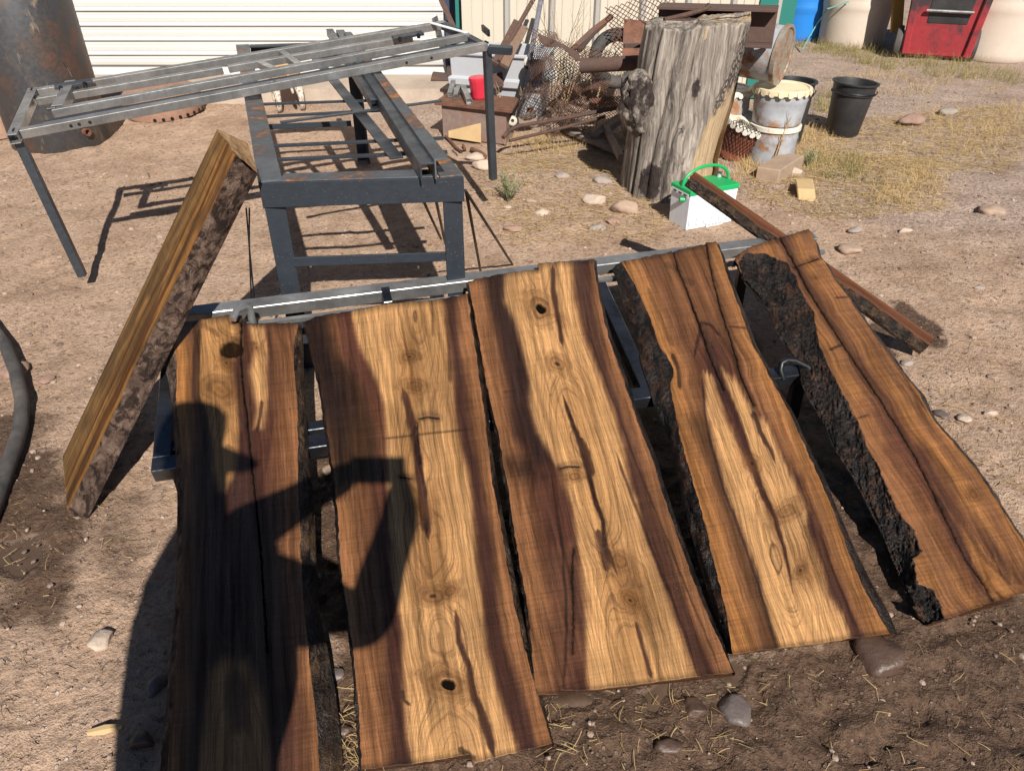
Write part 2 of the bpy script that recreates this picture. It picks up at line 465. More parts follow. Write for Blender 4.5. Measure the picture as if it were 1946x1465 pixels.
GRASSM = mk_var('dry_grass_blades', (.38, .26, .12), (.70, .50, .24), .75)
GREENM = mk_var('sparse_weed_blades', (.13, .13, .045), (.50, .39, .17), .75)
PEBM = mk_var('pebbles', (.16, .11, .085), (.44, .33, .26), .8, bumps=60)
def rockmat(name, c, wet=False):
    m = M(name); p = m.obj()
    n = m.noise(p, 18, 6, .65); n2 = m.noise(p, 90, 4, .6)
    m.set(col=m.mix(m.math('ADD', m.math('MULTIPLY', n, .7), m.math('MULTIPLY', n2, .3)), [x * .6 for x in c], [x * 1.35 for x in c]), rough=.46 if wet else .85, spec=.5 if wet else .25, normal=m.bump(m.math('ADD', n, m.math('MULTIPLY', n2, .4)), .6, .008))
    return m.mat
ROCK = {'tan': rockmat('rock_tan', (.38, .27, .20)), 'grey': rockmat('rock_grey', (.30, .25, .215)), 'pale': rockmat('rock_pale', (.47, .37, .29)),
        'wet': rockmat('rock_wet', (.085, .05, .035), True), 'red': rockmat('rock_reddish', (.29, .185, .14)), 'wgrey': rockmat('rock_wet_grey', (.13, .10, .09), True)}

def mk_ground():
    m = M('packed_dirt'); p = m.geo()
    wet = m.attr('wet'); grav = m.attr('gravel')
    n1 = m.noise(p, .9, 5, .6); n2 = m.noise(p, 7, 6, .66); n3 = m.noise(p, 55, 5, .68); n4 = m.noise(p, 210, 3, .6)
    c = m.ramp(n2, [(.30, (.345, .226, .153)), (.5, (.46, .315, .221)), (.70, (.545, .388, .283))])
    c = m.mix(m.mr(n1, .35, .7, 0, .6), c, (.47, .328, .232))
    c = m.mix(m.math('MULTIPLY', grav, .6), c, m.ramp(n3, [(.3, (.27, .20, .17)), (.7, (.52, .42, .36))]))
    pat = m.noise(m.map(p, (1, 1, 1), (7, 3, 0)), 2.6, 5, .62)
    c = m.mix(.75, c, m.ramp(pat, [(.32, (.74, .70, .66)), (.5, (1, 1, 1)), (.68, (1.16, 1.15, 1.14))]), 'MULTIPLY')
    c = m.mix(.8, c, m.ramp(n3, [(.28, .50), (.5, 1.0), (.75, 1.22)]), 'MULTIPLY')
    c = m.mix(.6, c, m.ramp(n4, [(.3, .75), (.7, 1.2)]), 'MULTIPLY')
    vd = m.n('TexVoronoi', {'feature': 'F1'}, Vector=p, Scale=70.0); 
    peb = m.ramp(m.n('SeparateColor', None, _0=vd.outputs['Color']).outputs[0], [(.80, 0.0), (.82, 1.0)])
    pm = m.math('MULTIPLY', peb, m.mr(vd.outputs['Distance'], .28, .38, 1.0, 0.0))
    c = m.mix(m.math('MULTIPLY', pm, .75), c, m.ramp(m.n('SeparateColor', None, _0=vd.outputs['Color']).outputs[1], [(0, (.30, .22, .18)), (1, (.66, .55, .46))]))
    # clods and pores
    pore = m.mr(m.noise(p, 34, 4, .7), .58, .68)
    c = m.mix(m.math('MULTIPLY', pore, .35), c, (.13, .085, .058))
    wn = m.mr(m.math('ADD', wet, m.math('ADD', m.math('MULTIPLY', m.math('SUBTRACT', n2, .5), .9), m.math('MULTIPLY', m.math('SUBTRACT', n3, .5), .8))), .36, .66)
    wc = m.ramp(n3, [(.3, (.056, .031, .019)), (.55, (.122, .072, .044)), (.75, (.19, .118, .075))])
    c = m.mix(wn, c, m.mix(m.math('MULTIPLY', pm, .4), wc, (.3, .22, .16)))
    pud = m.attr('puddle')
    pf = m.mr(m.math('ADD', pud, m.math('ADD', m.math('MULTIPLY', m.math('SUBTRACT', n2, .5), .9), m.math('MULTIPLY', m.math('SUBTRACT', n3, .5), .5))), .52, .78)
    c = m.mix(m.math('MULTIPLY', pf, .8), c, (.085, .055, .037))
    rg = m.math('SUBTRACT', .95, m.math('MULTIPLY', wn, m.mr(n2, .35, .65, .20, .52)))
    rg = m.math('MULTIPLY', rg, m.math('SUBTRACT', 1.0, m.math('MULTIPLY', pf, .88)))
    h = m.math('ADD', m.math('MULTIPLY', n3, .9), m.math('MULTIPLY', n4, .35))
    h = m.math('ADD', h, m.math('MULTIPLY', pm, .5)); h = m.math('SUBTRACT', h, m.math('MULTIPLY', pore, .5))
    h = m.math('MULTIPLY', h, m.math('SUBTRACT', 1.0, pf))
    m.set(col=c, rough=rg, spec=m.math('ADD', .06, m.math('MULTIPLY', m.math('ADD', wn, pf), .24)), normal=m.bump(h, .95, .016))
    return m.mat
GROUND = mk_ground()

# ------------------------------------------------------------------ polygons
def sdpoly(X, Y, poly):
    """signed distance, negative inside"""
    P = np.array(poly, float)
    d = np.full(X.shape, 1e18); ins = np.zeros(X.shape, bool)
    n = len(P)
    for i in range(n):
        x0, y0 = P[i]; x1, y1 = P[(i + 1) % n]
        ex, ey = x1 - x0, y1 - y0
        t = np.clip(((X - x0) * ex + (Y - y0) * ey) / (ex * ex + ey * ey + 1e-12), 0, 1)
        d = np.minimum(d, (X - x0 - t * ex) ** 2 + (Y - y0 - t * ey) ** 2)
        c = ((y0 > Y) != (y1 > Y)) & (X < ex * (Y - y0) / (ey + 1e-12 * (ey == 0)) + x0)
        ins ^= c
    d = np.sqrt(d)
    return np.where(ins, -d, d)
def dline(X, Y, pts):
    """distance to an open polyline and position 0..1 along it"""
    P = np.array(pts, float); seg = np.hypot(*(P[1:] - P[:-1]).T); cum = np.concatenate([[0], np.cumsum(seg)])
    d = np.full(X.shape, 1e9); tt = np.zeros(X.shape)
    for i in range(len(P) - 1):
        x0, y0 = P[i]; ex, ey = P[i + 1] - P[i]
        t = np.clip(((X - x0) * ex + (Y - y0) * ey) / (ex * ex + ey * ey + 1e-12), 0, 1)
        di = np.hypot(X - x0 - t * ex, Y - y0 - t * ey)
        k = di < d
        d = np.where(k, di, d); tt = np.where(k, (cum[i] + t * seg[i]) / cum[-1], tt)
    return d, tt
def gpoly(pts, z=0): return [tuple(G(x, y, z)[:2]) for x, y in pts]

# ------------------------------------------------------------------ ground
def soil_height(X, Y):
    h = (fbm(X * 1.3, Y * 1.3, 3, 5) - .5) * .035 + (fbm(X * 7, Y * 7, 3, 9) - .5) * .013 + (fbm(X * 26, Y * 26, 2, 21) - .5) * .009 - .009 * sstep(.60, .72, fbm(X * 5, Y * 5, 3, 77))
    return h * (1 - sstep(8, 14, np.hypot(X, Y))) - .004
def make_ground():
    ys = [-90, -40, -15, -6, -3, -1.5, -.7, -.2, .1, .28]
    y = .42
    while y < 11.5: ys.append(y); y += max(.0085, y * .0085)
    ys += [12, 13, 15, 18, 23, 30, 45, 80, 160, 300]
    xs = list(np.arange(-3.3, 3.9, .017))
    xs = [-300, -150, -70, -35, -20, -12, -9, -7, -6, -5.2, -4.7, -4.3, -4.0, -3.75, -3.55, -3.4] + xs + [4.0, 4.15, 4.35, 4.6, 5, 5.5, 6.2, 7, 9, 13, 20, 35, 70, 150, 300]
    X, Y = np.meshgrid(np.array(xs), np.array(ys))
    Z = soil_height(X, Y)
    wet = np.zeros(X.shape)
    jx = (fbm(X * 3, Y * 3, 4, 31) - .5); jy = (fbm(X * 3, Y * 3, 4, 37) - .5)
    for poly, soft, amt in [
        ([(610, 1500), (640, 1330), (1000, 1300), (1380, 1260), (1700, 1185), (1960, 1120), (2100, 1100), (2150, 1700), (600, 1800)], .16, 1.0),
        ([(600, 800), (1150, 560), (1500, 720), (1900, 1130), (1650, 1230), (1000, 1330), (640, 1400)], .10, .85),
        ([(-80, 815), (60, 800), (125, 800), (135, 950), (220, 1000), (140, 1090), (70, 1200), (-80, 1215)], .22, .85),
        ([(140, 960), (330, 920), (340, 1030), (230, 1075), (150, 1065)], .08, .50),
        ([(-60, 1200), (220, 1130), (300, 1290), (260, 1480), (-60, 1520)], .2, .40),
        ([(1640, 590), (1720, 585), (1800, 650), (1780, 690), (1650, 670)], .06, .80),
        ([(120, 960), (300, 700), (330, 720), (230, 900), (200, 980)], .05, .6)]:
        d = sdpoly(X + jx * .6, Y + jy * .6, gpoly(poly))
        wet = np.maximum(wet, amt * sstep(soft, -soft, d))
    pud = np.zeros(X.shape)
    for poly in [[(1040, 1352), (1120, 1338), (1170, 1350), (1120, 1385), (1050, 1392)], [(1380, 1255), (1430, 1262), (1425, 1300), (1390, 1312)], 
                 [(0, 1040), (40, 1035), (60, 1070), (20, 1105), (-10, 1100)], [(1245, 1330), (1310, 1318), (1310, 1372), (1270, 1385)]]:
        d = sdpoly(X + jx * .22 + (fbm(X * 14, Y * 14, 3, 90) - .5) * .06, Y + jy * .22 + (fbm(X * 14, Y * 14, 3, 95) - .5) * .06, gpoly(poly))
        pud = np.maximum(pud, sstep(.05, -.03, d))
    # muddy churn in the wet foreground, ruts and prints
    Z = Z + wet * sstep(2.2, 1.3, Y) * ((fbm(X * 13, Y * 13, 3, 51) - .5) * .040 + (fbm(X * 34, Y * 34, 2, 53) - .5) * .016 - .012 * sstep(.58, .66, fbm(X * 9, Y * 9, 3, 57)))
    Z = Z * (1 - pud) + pud * -.006
    grav = sstep(.4, 1.0, (X - 1.2) * .35 + (Y - 3.2) * .45 + (fbm(X * .9, Y * .9, 3, 63) - .5) * 1.6)
    nr, nc = X.shape
    i = np.arange(nr * nc).reshape(nr, nc)
    q = np.stack([i[:-1, :-1], i[:-1, 1:], i[1:, 1:], i[1:, :-1]], -1).reshape(-1, 4)
    o = fast_mesh('ground', np.stack([X, Y, Z], -1).reshape(-1, 3), q, GROUND)
    fattr(o, 'wet', wet); fattr(o, 'gravel', grav); fattr(o, 'puddle', pud)
    tag(o, 'packed tan dirt yard, dark and muddy around the slabs', kind='structure')
make_ground()

# ------------------------------------------------------------------ slabs
S0 = np.array([-.024, 1.805]); DIRA = np.array([-.2588, .9659]); SLOPE = .2326
E1 = np.array([.9659, .2588, 0])
def slab_pts(PX, PY, off):
    """image points onto the tilted plane the slabs lie in (off = metres below the sawn face)"""
    u = (PX - CX) / FPX; w = (CY - PY) / FPX
    dx, dy, dz = u, CP + w * SP, -SP + w * CP
    k = DIRA[0] * S0[0] + DIRA[1] * S0[1]
    t = (CAM_H - .25 + off + SLOPE * k) / (SLOPE * (DIRA[0] * dx + DIRA[1] * dy) - dz)
    return np.stack([dx * t, dy * t, CAM_H + dz * t], -1), t
def a_px(X, Y): return Y * .97 + X * .13
def resamp(pts, n, smooth=.03):
    P = np.array(pts, float); seg = np.hypot(*(P[1:] - P[:-1]).T); c = np.concatenate([[0], np.cumsum(seg)]) / seg.sum()
    t = np.linspace(0, 1, n)
    x = np.interp(t, c, P[:, 0]); y = np.interp(t, c, P[:, 1])
    k = max(1, int(n * smooth))
    if k > 1:
        ker = np.ones(k) / k
        def sm(a):
            pad = np.concatenate([2 * a[0] - a[k:0:-1], a, 2 * a[-1] - a[-2:-k - 2:-1]])
            return np.convolve(pad, ker, 'same')[k:k + n]
        x0, x1, y0, y1 = x[0], x[-1], y[0], y[-1]
        x = sm(x); y = sm(y)
    return np.stack([x, y], -1)
C_SAP = srgb(164, 112, 70); C_SAPD = srgb(126, 82, 52); C_PUR = srgb(92, 56, 44); C_PURD = srgb(62, 38, 32); C_TAN = srgb(218, 166, 106); C_TAN2 = srgb(198, 146, 88); C_ORANGE = srgb(182, 124, 68); C_RED = srgb(118, 72, 52); C_BRN = srgb(112, 76, 44); C_DK = srgb(60, 38, 30); C_BLK = srgb(26, 20, 17); C_OLV = srgb(160, 112, 62)

def make_slab(name, label, TL, TR, OL, OR, TE, BE, profile, polys, streaks, cracks, knots, pith, seed, thick=.052, nt=440, nu=176, bark=(None, None), wane=None, jit=1.0, sat=1.0):
    tl = resamp(TL, nt); tr = resamp(TR, nt)
    u = np.linspace(0, 1, nu); t = np.linspace(0, 1, nt)
    # end profiles as deviation from the chord
    def dev(E, a, b):
        E = np.array(E, float); ch = b - a; L2 = ch @ ch
        uu = ((E - a) @ ch) / L2
        o = np.argsort(uu, kind='stable') if not np.all(np.diff(uu) >= 0) else np.arange(len(uu))
        dd = E - (a + np.outer(uu, ch))
        return np.stack([np.interp(u, uu[o], dd[o, 0]), np.interp(u, uu[o], dd[o, 1])], -1)
    dT = dev(TE, tl[0], tr[0]); dB = dev(BE, tl[-1], tr[-1])
    n1 = (fbm(u * 30, u * 0 + seed, 3, seed) - .5)[:, None] * 3.0
    dT = dT + n1; dB = dB + n1[::-1]
    fT = (1 - np.clip(t / .10, 0, 1))[:, None, None] ** 1.5; fB = (1 - np.clip((1 - t) / .10, 0, 1))[:, None, None] ** 1.5
    en = (fbm(t * 60, t * 0 + 3, 3, seed + 2) - .5)[:, None] * 4
    tl[:, 0] += en[:, 0]; tr[:, 0] += en[::-1, 0]
    PP = tl[:, None, :] * (1 - u[None, :, None]) + tr[:, None, :] * u[None, :, None] + dT[None] * fT + dB[None] * fB
    PX, PY = PP[..., 0], PP[..., 1]
    drop = np.zeros(PX.shape); bmask = np.zeros(PX.shape)
    if wane is not None:
        sd = sdpoly(PX + (fbm(PX / 9, PY / 9, 3, seed) - .5) * 7, PY + (fbm(PX / 9, PY / 9, 3, seed + 4) - .5) * 7, wane)
        bmask = sstep(2.5, -2.5, sd)
        width = np.maximum(1e-6, np.where(sd < 0, -sd, 0))
        edge = np.maximum(0, (PX - tl[:, None, 0]))
        fr = width / (width + edge + 1e-6)
        drop = thick * .92 * np.clip(fr, 0, 1) ** .9 * bmask + bmask * (.008 - .009 * fbm(PX / 5, PY / 16, 4, seed + 8) - .007 * fbm(PX / 3, PY / 4, 2, seed + 9))
    W3, dep = slab_pts(PX, PY, drop)
    # colour of the sawn face
    jx = (fbm(PX / 22, PY / 60, 3, seed + 1) - .5) * 14 * jit + (fbm(PX / 5, PY / 70, 3, seed + 5) - .5) * 6 * jit
    jy = (fbm(PX / 4.0, PY / 90, 4, seed + 3) - .5) * 34 * jit
    X2, Y2 = PX + jx, PY + jy
    uu = np.clip(u[None, :] + jx / 300, 0, 1) + 0 * PX
    pu = [p[0] for p in profile]
    col = np.stack([np.interp(uu, pu, [p[1][k] for p in profile]) for k in range(3)], -1)
    rs = np.full(PX.shape, .45)
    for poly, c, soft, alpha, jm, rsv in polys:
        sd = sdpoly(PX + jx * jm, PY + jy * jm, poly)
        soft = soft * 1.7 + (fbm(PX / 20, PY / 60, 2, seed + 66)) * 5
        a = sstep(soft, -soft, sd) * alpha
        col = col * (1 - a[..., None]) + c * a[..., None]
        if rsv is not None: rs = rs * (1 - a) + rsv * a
    for pts, w0, w1, c, alpha in streaks:
        d, tt = dline(PX + jx * .35, PY, pts)
        w = (w0 + (w1 - w0) * tt) * (.55 + .9 * fbm(PX / 6, PY / 26, 3, seed + 12)) * sstep(0, .08, tt) * sstep(1.0, .9, tt) + .3
        a = sstep(w + 1.6, w * .55 - .6, d) * alpha
        col = col * (1 - a[..., None]) + c * a[..., None]
    crack = np.zeros(PX.shape)
    for pts, w in cracks:
        d, tt = dline(PX + (fbm(PX / 7, PY / 7, 3, seed + 15) - .5) * 4, PY, pts)
        ww = w * (.5 + .9 * fbm(PX / 25, PY / 25, 2, seed + 19))
        crack = np.maximum(crack, sstep(ww + 1.1, ww * .3, d))
        a = sstep(ww * 5 + 5, ww, d) * .42
        col = col * (1 - a[..., None]) + C_DK * a[..., None]
    # growth rings: distance to a wandering pith line under the face
    P = np.array(pith, float); o = np.argsort(P[:, 1])
    b = (PX - np.interp(PY, P[o, 1], P[o, 0])) * dep / FPX
    dd = .024 + .075 * (fbm(PY / 210 + seed, PX * 0 + seed, 2, seed + 23) - .3) + .012 * fbm(PX / 40, PY / 60, 2, seed + 25)
    r = np.sqrt(b * b + dd * dd) + (fbm(PX / 30, PY / 160, 3, seed + 27) - .5) * .008
    for (kx, ky, R, kind) in knots:
        q = np.hypot((PX - kx), (PY - ky) * 1.12)
        q = q * (1 + .75 * (fbm(PX / 17 + kx, PY / 15 + ky, 3, seed + 29) - .5)) * (1 + .22 * np.sin(np.arctan2(PY - ky, PX - kx) * 2 + kx))
        bul = np.exp(-(((PX - kx) / (2.6 * R)) ** 2 + ((PY - ky) / (4.2 * R)) ** 2))
        r = r + .020 * bul
        w = sstep(1.9 * R, .9 * R, q)
        r = r * (1 - w) + (q * dep / FPX * .85) * w
        a = np.exp(-(q / (1.5 * R)) ** 2) * .55
        kc = srgb(140, 92, 44)
        col = col * (1 - a[..., None]) + kc * a[..., None]
        ring = np.exp(-((q - R * .8) / (R * .12 + 1)) ** 2) * .28 * fbm(PX / 8, PY / 8, 2, seed + 71)
        col = col * (1 - ring[..., None]) + C_BRN * ring[..., None]
        rs = np.maximum(rs, w * .95)
        osc = .5 + .5 * np.sin(q / R * 9.5 + 2 * fbm(PX / 9, PY / 9, 2, seed + 77))
        kk_ = osc * sstep(2.1 * R, .9 * R, q) * .38 * (R > 9)
        col = col * (1 - kk_[..., None]) + srgb(104, 64, 34) * kk_[..., None]
        if kind == 'hole':
            h = sstep(R * .46, R * .34, q); crack = np.maximum(crack, h)
        elif kind == 'eye':
            h = sstep(R * .34, R * .16, q) * .8
            col = col * (1 - h[..., None]) + C_DK * h[..., None]
        elif kind == 'black':
            h = sstep(R * 1.05, R * .8, np.hypot((PX - kx) * .72, PY - ky) * (1 + .35 * (fbm(PX / 6, PY / 6, 3, seed) - .5)))
            crack = np.maximum(crack, h * .93)
    # grey mineral / wet blotches
    bl = sstep(.56, .75, fbm(PX / 45, PY / 150, 4, seed + 40)) * .22
    col = col * (1 - bl[..., None]) + col * np.array([.62, .58, .60]) * bl[..., None]
    # darkened rims along ends
    e = np.maximum(sstep(.016, .0, t), sstep(.984, 1.0, t))[:, None] * .45
    col = col * (1 - e[..., None] * np.array([1, 1, 1.]))
    ax_ = PX - .5 * (tl[:, None, 0] + tr[:, None, 0])
    v1 = fbm(ax_ / 2.6 + seed, PY / 130, 3, seed + 81); v2 = fbm(ax_ / 9, PY / 170, 3, seed + 83); v3 = fbm(ax_ / 60, PY / 80, 3, seed + 85)
    col = col * (1 + (v1 - .5) * .7 + (v2 - .5) * .6 + (v3 - .5) * .35)[..., None]
    sawm = fbm(a_px(PX, PY) / 2.6, ax_ / 60, 2, seed + 87)
    col = col * (1 + (sawm - .5) * (.42 - .30 * rs))[..., None]
    lum = np.array([.605, .588, .615])
    col = np.clip(col * lum, 1e-4, 1)
    lm = col.mean(-1, keepdims=True); col = np.clip(col * (lm / .20) ** .30 * .93, 0, 1)
    # crack depth
    nrm = np.cross(E1, np.array([DIRA[0], DIRA[1], SLOPE])); nrm = nrm / np.linalg.norm(nrm)
    W3 = W3 - nrm * (np.minimum(crack, 1) * .006)[..., None]
    if wane is not None: col = col * (1 - bmask[..., None]) + srgb(30, 20, 16) * bmask[..., None]
    root_loc = W3.reshape(-1, 3).mean(0); root_loc[2] = max(0, W3[..., 2].min() - thick)
    idx = np.arange(nt * nu).reshape(nt, nu)
    quads = np.stack([idx[:-1, :-1], idx[1:, :-1], idx[1:, 1:], idx[:-1, 1:]], -1).reshape(-1, 4)
    mi = None
    if wane is not None:
        bmq = (bmask[:-1, :-1] + bmask[1:, 1:]).reshape(-1) > 1.0
    verts = W3.reshape(-1, 3)
    a_c = (W3[..., 0] - S0[0]) * DIRA[0] + (W3[..., 1] - S0[1]) * DIRA[1]; a_c = a_c * math.sqrt(1 + SLOPE ** 2)
    b_c = (W3[..., 0] - S0[0]) * E1[0] + (W3[..., 1] - S0[1]) * E1[1]
    # straighten b along the slab so the fibres follow it
    bmid = .5 * (b_c[:, :1] + b_c[:, -1:]); bf = b_c - bmid + seed * 3.7
    ab = np.stack([a_c + seed * 5.1, bf, 0 * bf], -1).reshape(-1, 3)
    colf = col.reshape(-1, 3); ringf = r.ravel(); rsf = rs.ravel(); crf = crack.ravel(); dryf = np.zeros(nt * nu)
    # underside ring + end faces (the ends are end grain: same wood, darker)
    ol = resamp(OL, nt); orr = resamp(OR, nt)
    OLw, _ = slab_pts(ol[:, 0], ol[:, 1], np.full(nt, thick)); ORw, _ = slab_pts(orr[:, 0], orr[:, 1], np.full(nt, thick))
    av = np.array([DIRA[0], DIRA[1], SLOPE]); av = av / np.linalg.norm(av)
    topb = W3[0] - nrm * thick * .98; botb = W3[-1] - nrm * thick * .98 + av * .016
    n0 = len(verts)
    verts = np.concatenate([verts, topb, botb, OLw, ORw])
    iT = n0 + np.arange(nu); iB = n0 + nu + np.arange(nu); iL = n0 + 2 * nu + np.arange(nt); iR = iL + nt
    eq = np.concatenate([np.stack([idx[0, :-1], idx[0, 1:], iT[1:], iT[:-1]], -1), np.stack([idx[-1, 1:], idx[-1, :-1], iB[:-1], iB[1:]], -1),
                         np.stack([iL[:-1], iR[:-1], iR[1:], iL[1:]], -1)])
    quads = np.concatenate([quads, eq])
    k = len(verts) - n0
    colf = np.concatenate([colf, np.tile(C_SAPD * .20, (k, 1))]); ringf = np.concatenate([ringf, np.zeros(k)]); rsf = np.concatenate([rsf, np.zeros(k)])
    crf = np.concatenate([crf, np.zeros(k)]); dryf = np.concatenate([dryf, np.zeros(k)]); ab = np.concatenate([ab, verts[n0:] * 1.0])
    o = fast_mesh(name, verts - root_loc, quads, WOOD)
    o.location = root_loc; ROOTS[o.name] = V3(root_loc)
    cattr(o, 'wood', colf); fattr(o, 'ring', ringf); fattr(o, 'rs', rsf); fattr(o, 'crack', crf); fattr(o, 'dry', dryf); vattr(o, 'ab', ab)
    if wane is not None:
        o.data.materials.append(BARK_WET)
        mi = np.zeros(len(quads), np.int32); mi[:len(bmq)] = bmq
        o.data.polygons.foreach_set('material_index', mi)
    # live edges with bark
    for side, (edge, outer, mat) in enumerate(((W3[:, 0], OLw, bark[0]), (W3[:, -1], ORw, bark[1]))):
        if mat is None: mat = BARK_MID
        K = 9; ks = np.linspace(0, 1, K)
        rows = []
        outw = (outer - edge); outw[:, 2] = 0; outw /= (np.linalg.norm(outw, axis=1)[:, None] + 1e-6)
        sgn = -1 if side == 0 else 1
        hor = E1 * sgn
        for kk, f in enumerate(ks):
            p = edge * (1 - f) + outer * f
            nz = (fbm(t * 42 + f * 2, t * 0 + f * 5 + side * 9, 4, seed + 60) - .45) * .013 * math.sin(math.pi * min(f * 1.25, 1))
            nz = nz + .003 * math.sin(math.pi * f)
            p = p + hor * nz[:, None] + np.array([0, 0, 1.]) * (nz * .4)[:, None]
            if kk == 0: p = edge - np.array([0, 0, .0004])
            rows.append(p)
        R = np.array(rows)
        ii = np.arange(K * nt).reshape(K, nt)
        qq = np.stack([ii[:-1, :-1], ii[:-1, 1:], ii[1:, 1:], ii[1:, :-1]], -1).reshape(-1, 4)
        if side == 0: qq = qq[:, ::-1]
        ch = fast_mesh('bark_edge', R.reshape(-1, 3) - root_loc, qq, mat, o)
    tag(o, label, 'wood board', 'wet live-edge slabs laid side by side on the steel stand')
    return o

# --- slab with the black knot, partly in the photographer's shadow
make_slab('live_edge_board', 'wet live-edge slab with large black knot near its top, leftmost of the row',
    TL=[(304, 622), (327, 650), (337, 683), (336, 724), (334, 762), (338, 800), (345, 860), (348, 915), (347, 950), (345, 1058), (341, 1166), (330, 1310), (318, 1465), (313, 1520)],
    TR=[(566, 614), (559, 653), (558, 691), (563, 735), (565, 778), (566, 833), (566, 888), (568, 950), (572, 1058), (579, 1166), (590, 1274), (601, 1364), (608, 1465), (613, 1520)],
    OL=[(291, 632), (305, 680), (318, 715), (326, 762), (329, 810), (334, 870), (337, 950), (336, 1058), (332, 1166), (318, 1310), (304, 1465), (298, 1520)],
    OR=[(574, 628), (577, 660), (578, 724), (584, 800), (588, 888), (597, 950), (601, 1058), (608, 1166), (626, 1250), (637, 1310), (650, 1420), (660, 1520)],
    TE=[(304, 622), (327, 612), (382, 607), (431, 599), (459, 599), (461, 614), (566, 614)], BE=[(313, 1520), (613, 1520)],
    profile=[(0, C_ORANGE), (.08, C_ORANGE), (.16, C_SAPD), (.27, C_PURD), (.36, C_PUR), (.55, C_PUR * .9), (.75, C_RED), (.9, C_SAPD), (1, C_SAP)],
    polys=[([(352, 880), (420, 860), (500, 900), (545, 1000), (560, 1250), (560, 1530), (340, 1530), (345, 1100)], srgb(84, 54, 42), 26, .85, .8, .5),  # dark brown wood, deepened so the shadow over it is partly painted in
           ([(381, 600), (456, 600), (459, 656), (439, 691), (442, 724), (449, 765), (453, 806), (450, 833), (450, 888), (426, 934), (415, 929), (404, 888), (398, 833), (393, 792), (377, 751), (374, 697)], C_TAN2, 4, 1, .35, 1.0),
           ([(474, 620), (500, 620), (509, 664), (506, 702), (509, 751), (506, 778), (498, 812), (484, 812), (487, 778), (482, 751), (477, 707), (486, 665)], C_TAN, 4, 1, .35, 1.0),
           ([(401, 1274), (430, 1250), (470, 1252), (500, 1330), (520, 1530), (370, 1530)], C_TAN2, 8, .8, .6, 1.0),
           ([(430, 1300), (452, 1262), (476, 1300), (470, 1390), (440, 1390)], C_PUR, 8, .8, .6, .8),
           ([(512, 620), (560, 620), (560, 730), (566, 900), (568, 1100), (585, 1300), (540, 1300), (525, 1000), (515, 800)], C_SAP, 14, .55, .8, .5)],
    streaks=[([(378, 620), (372, 690), (372, 750), (388, 790), (394, 840), (400, 900)], 7, 9, C_PURD, .75), ([(511, 620), (512, 700), (514, 800), (505, 900)], 4, 5, C_PUR, .6), ([(497, 760), (494, 790), (488, 820)], 4, 3, C_DK, .8),
             ([(440, 640), (470, 655), (490, 652)], 5, 4, C_DK, .55), ([(345, 630), (390, 618), (420, 640)], 4, 5, C_BRN, .5)],
    cracks=[([(458, 612), (458, 690), (463, 745), (469, 790), (477, 870), (484, 940), (491, 1000), (497, 1070), (503, 1160), (508, 1240)], 1.7), ([(440, 613), (462, 610)], 1.2)],
    knots=[(440, 664, 17, 'black'), (430, 690, 11, 'eye'), (487, 661, 8, 'eye'), (418, 740, 22, '')], pith=[(440, 600), (436, 900), (440, 1200), (450, 1500)], seed=3, bark=(BARK_DRY, BARK_MID))

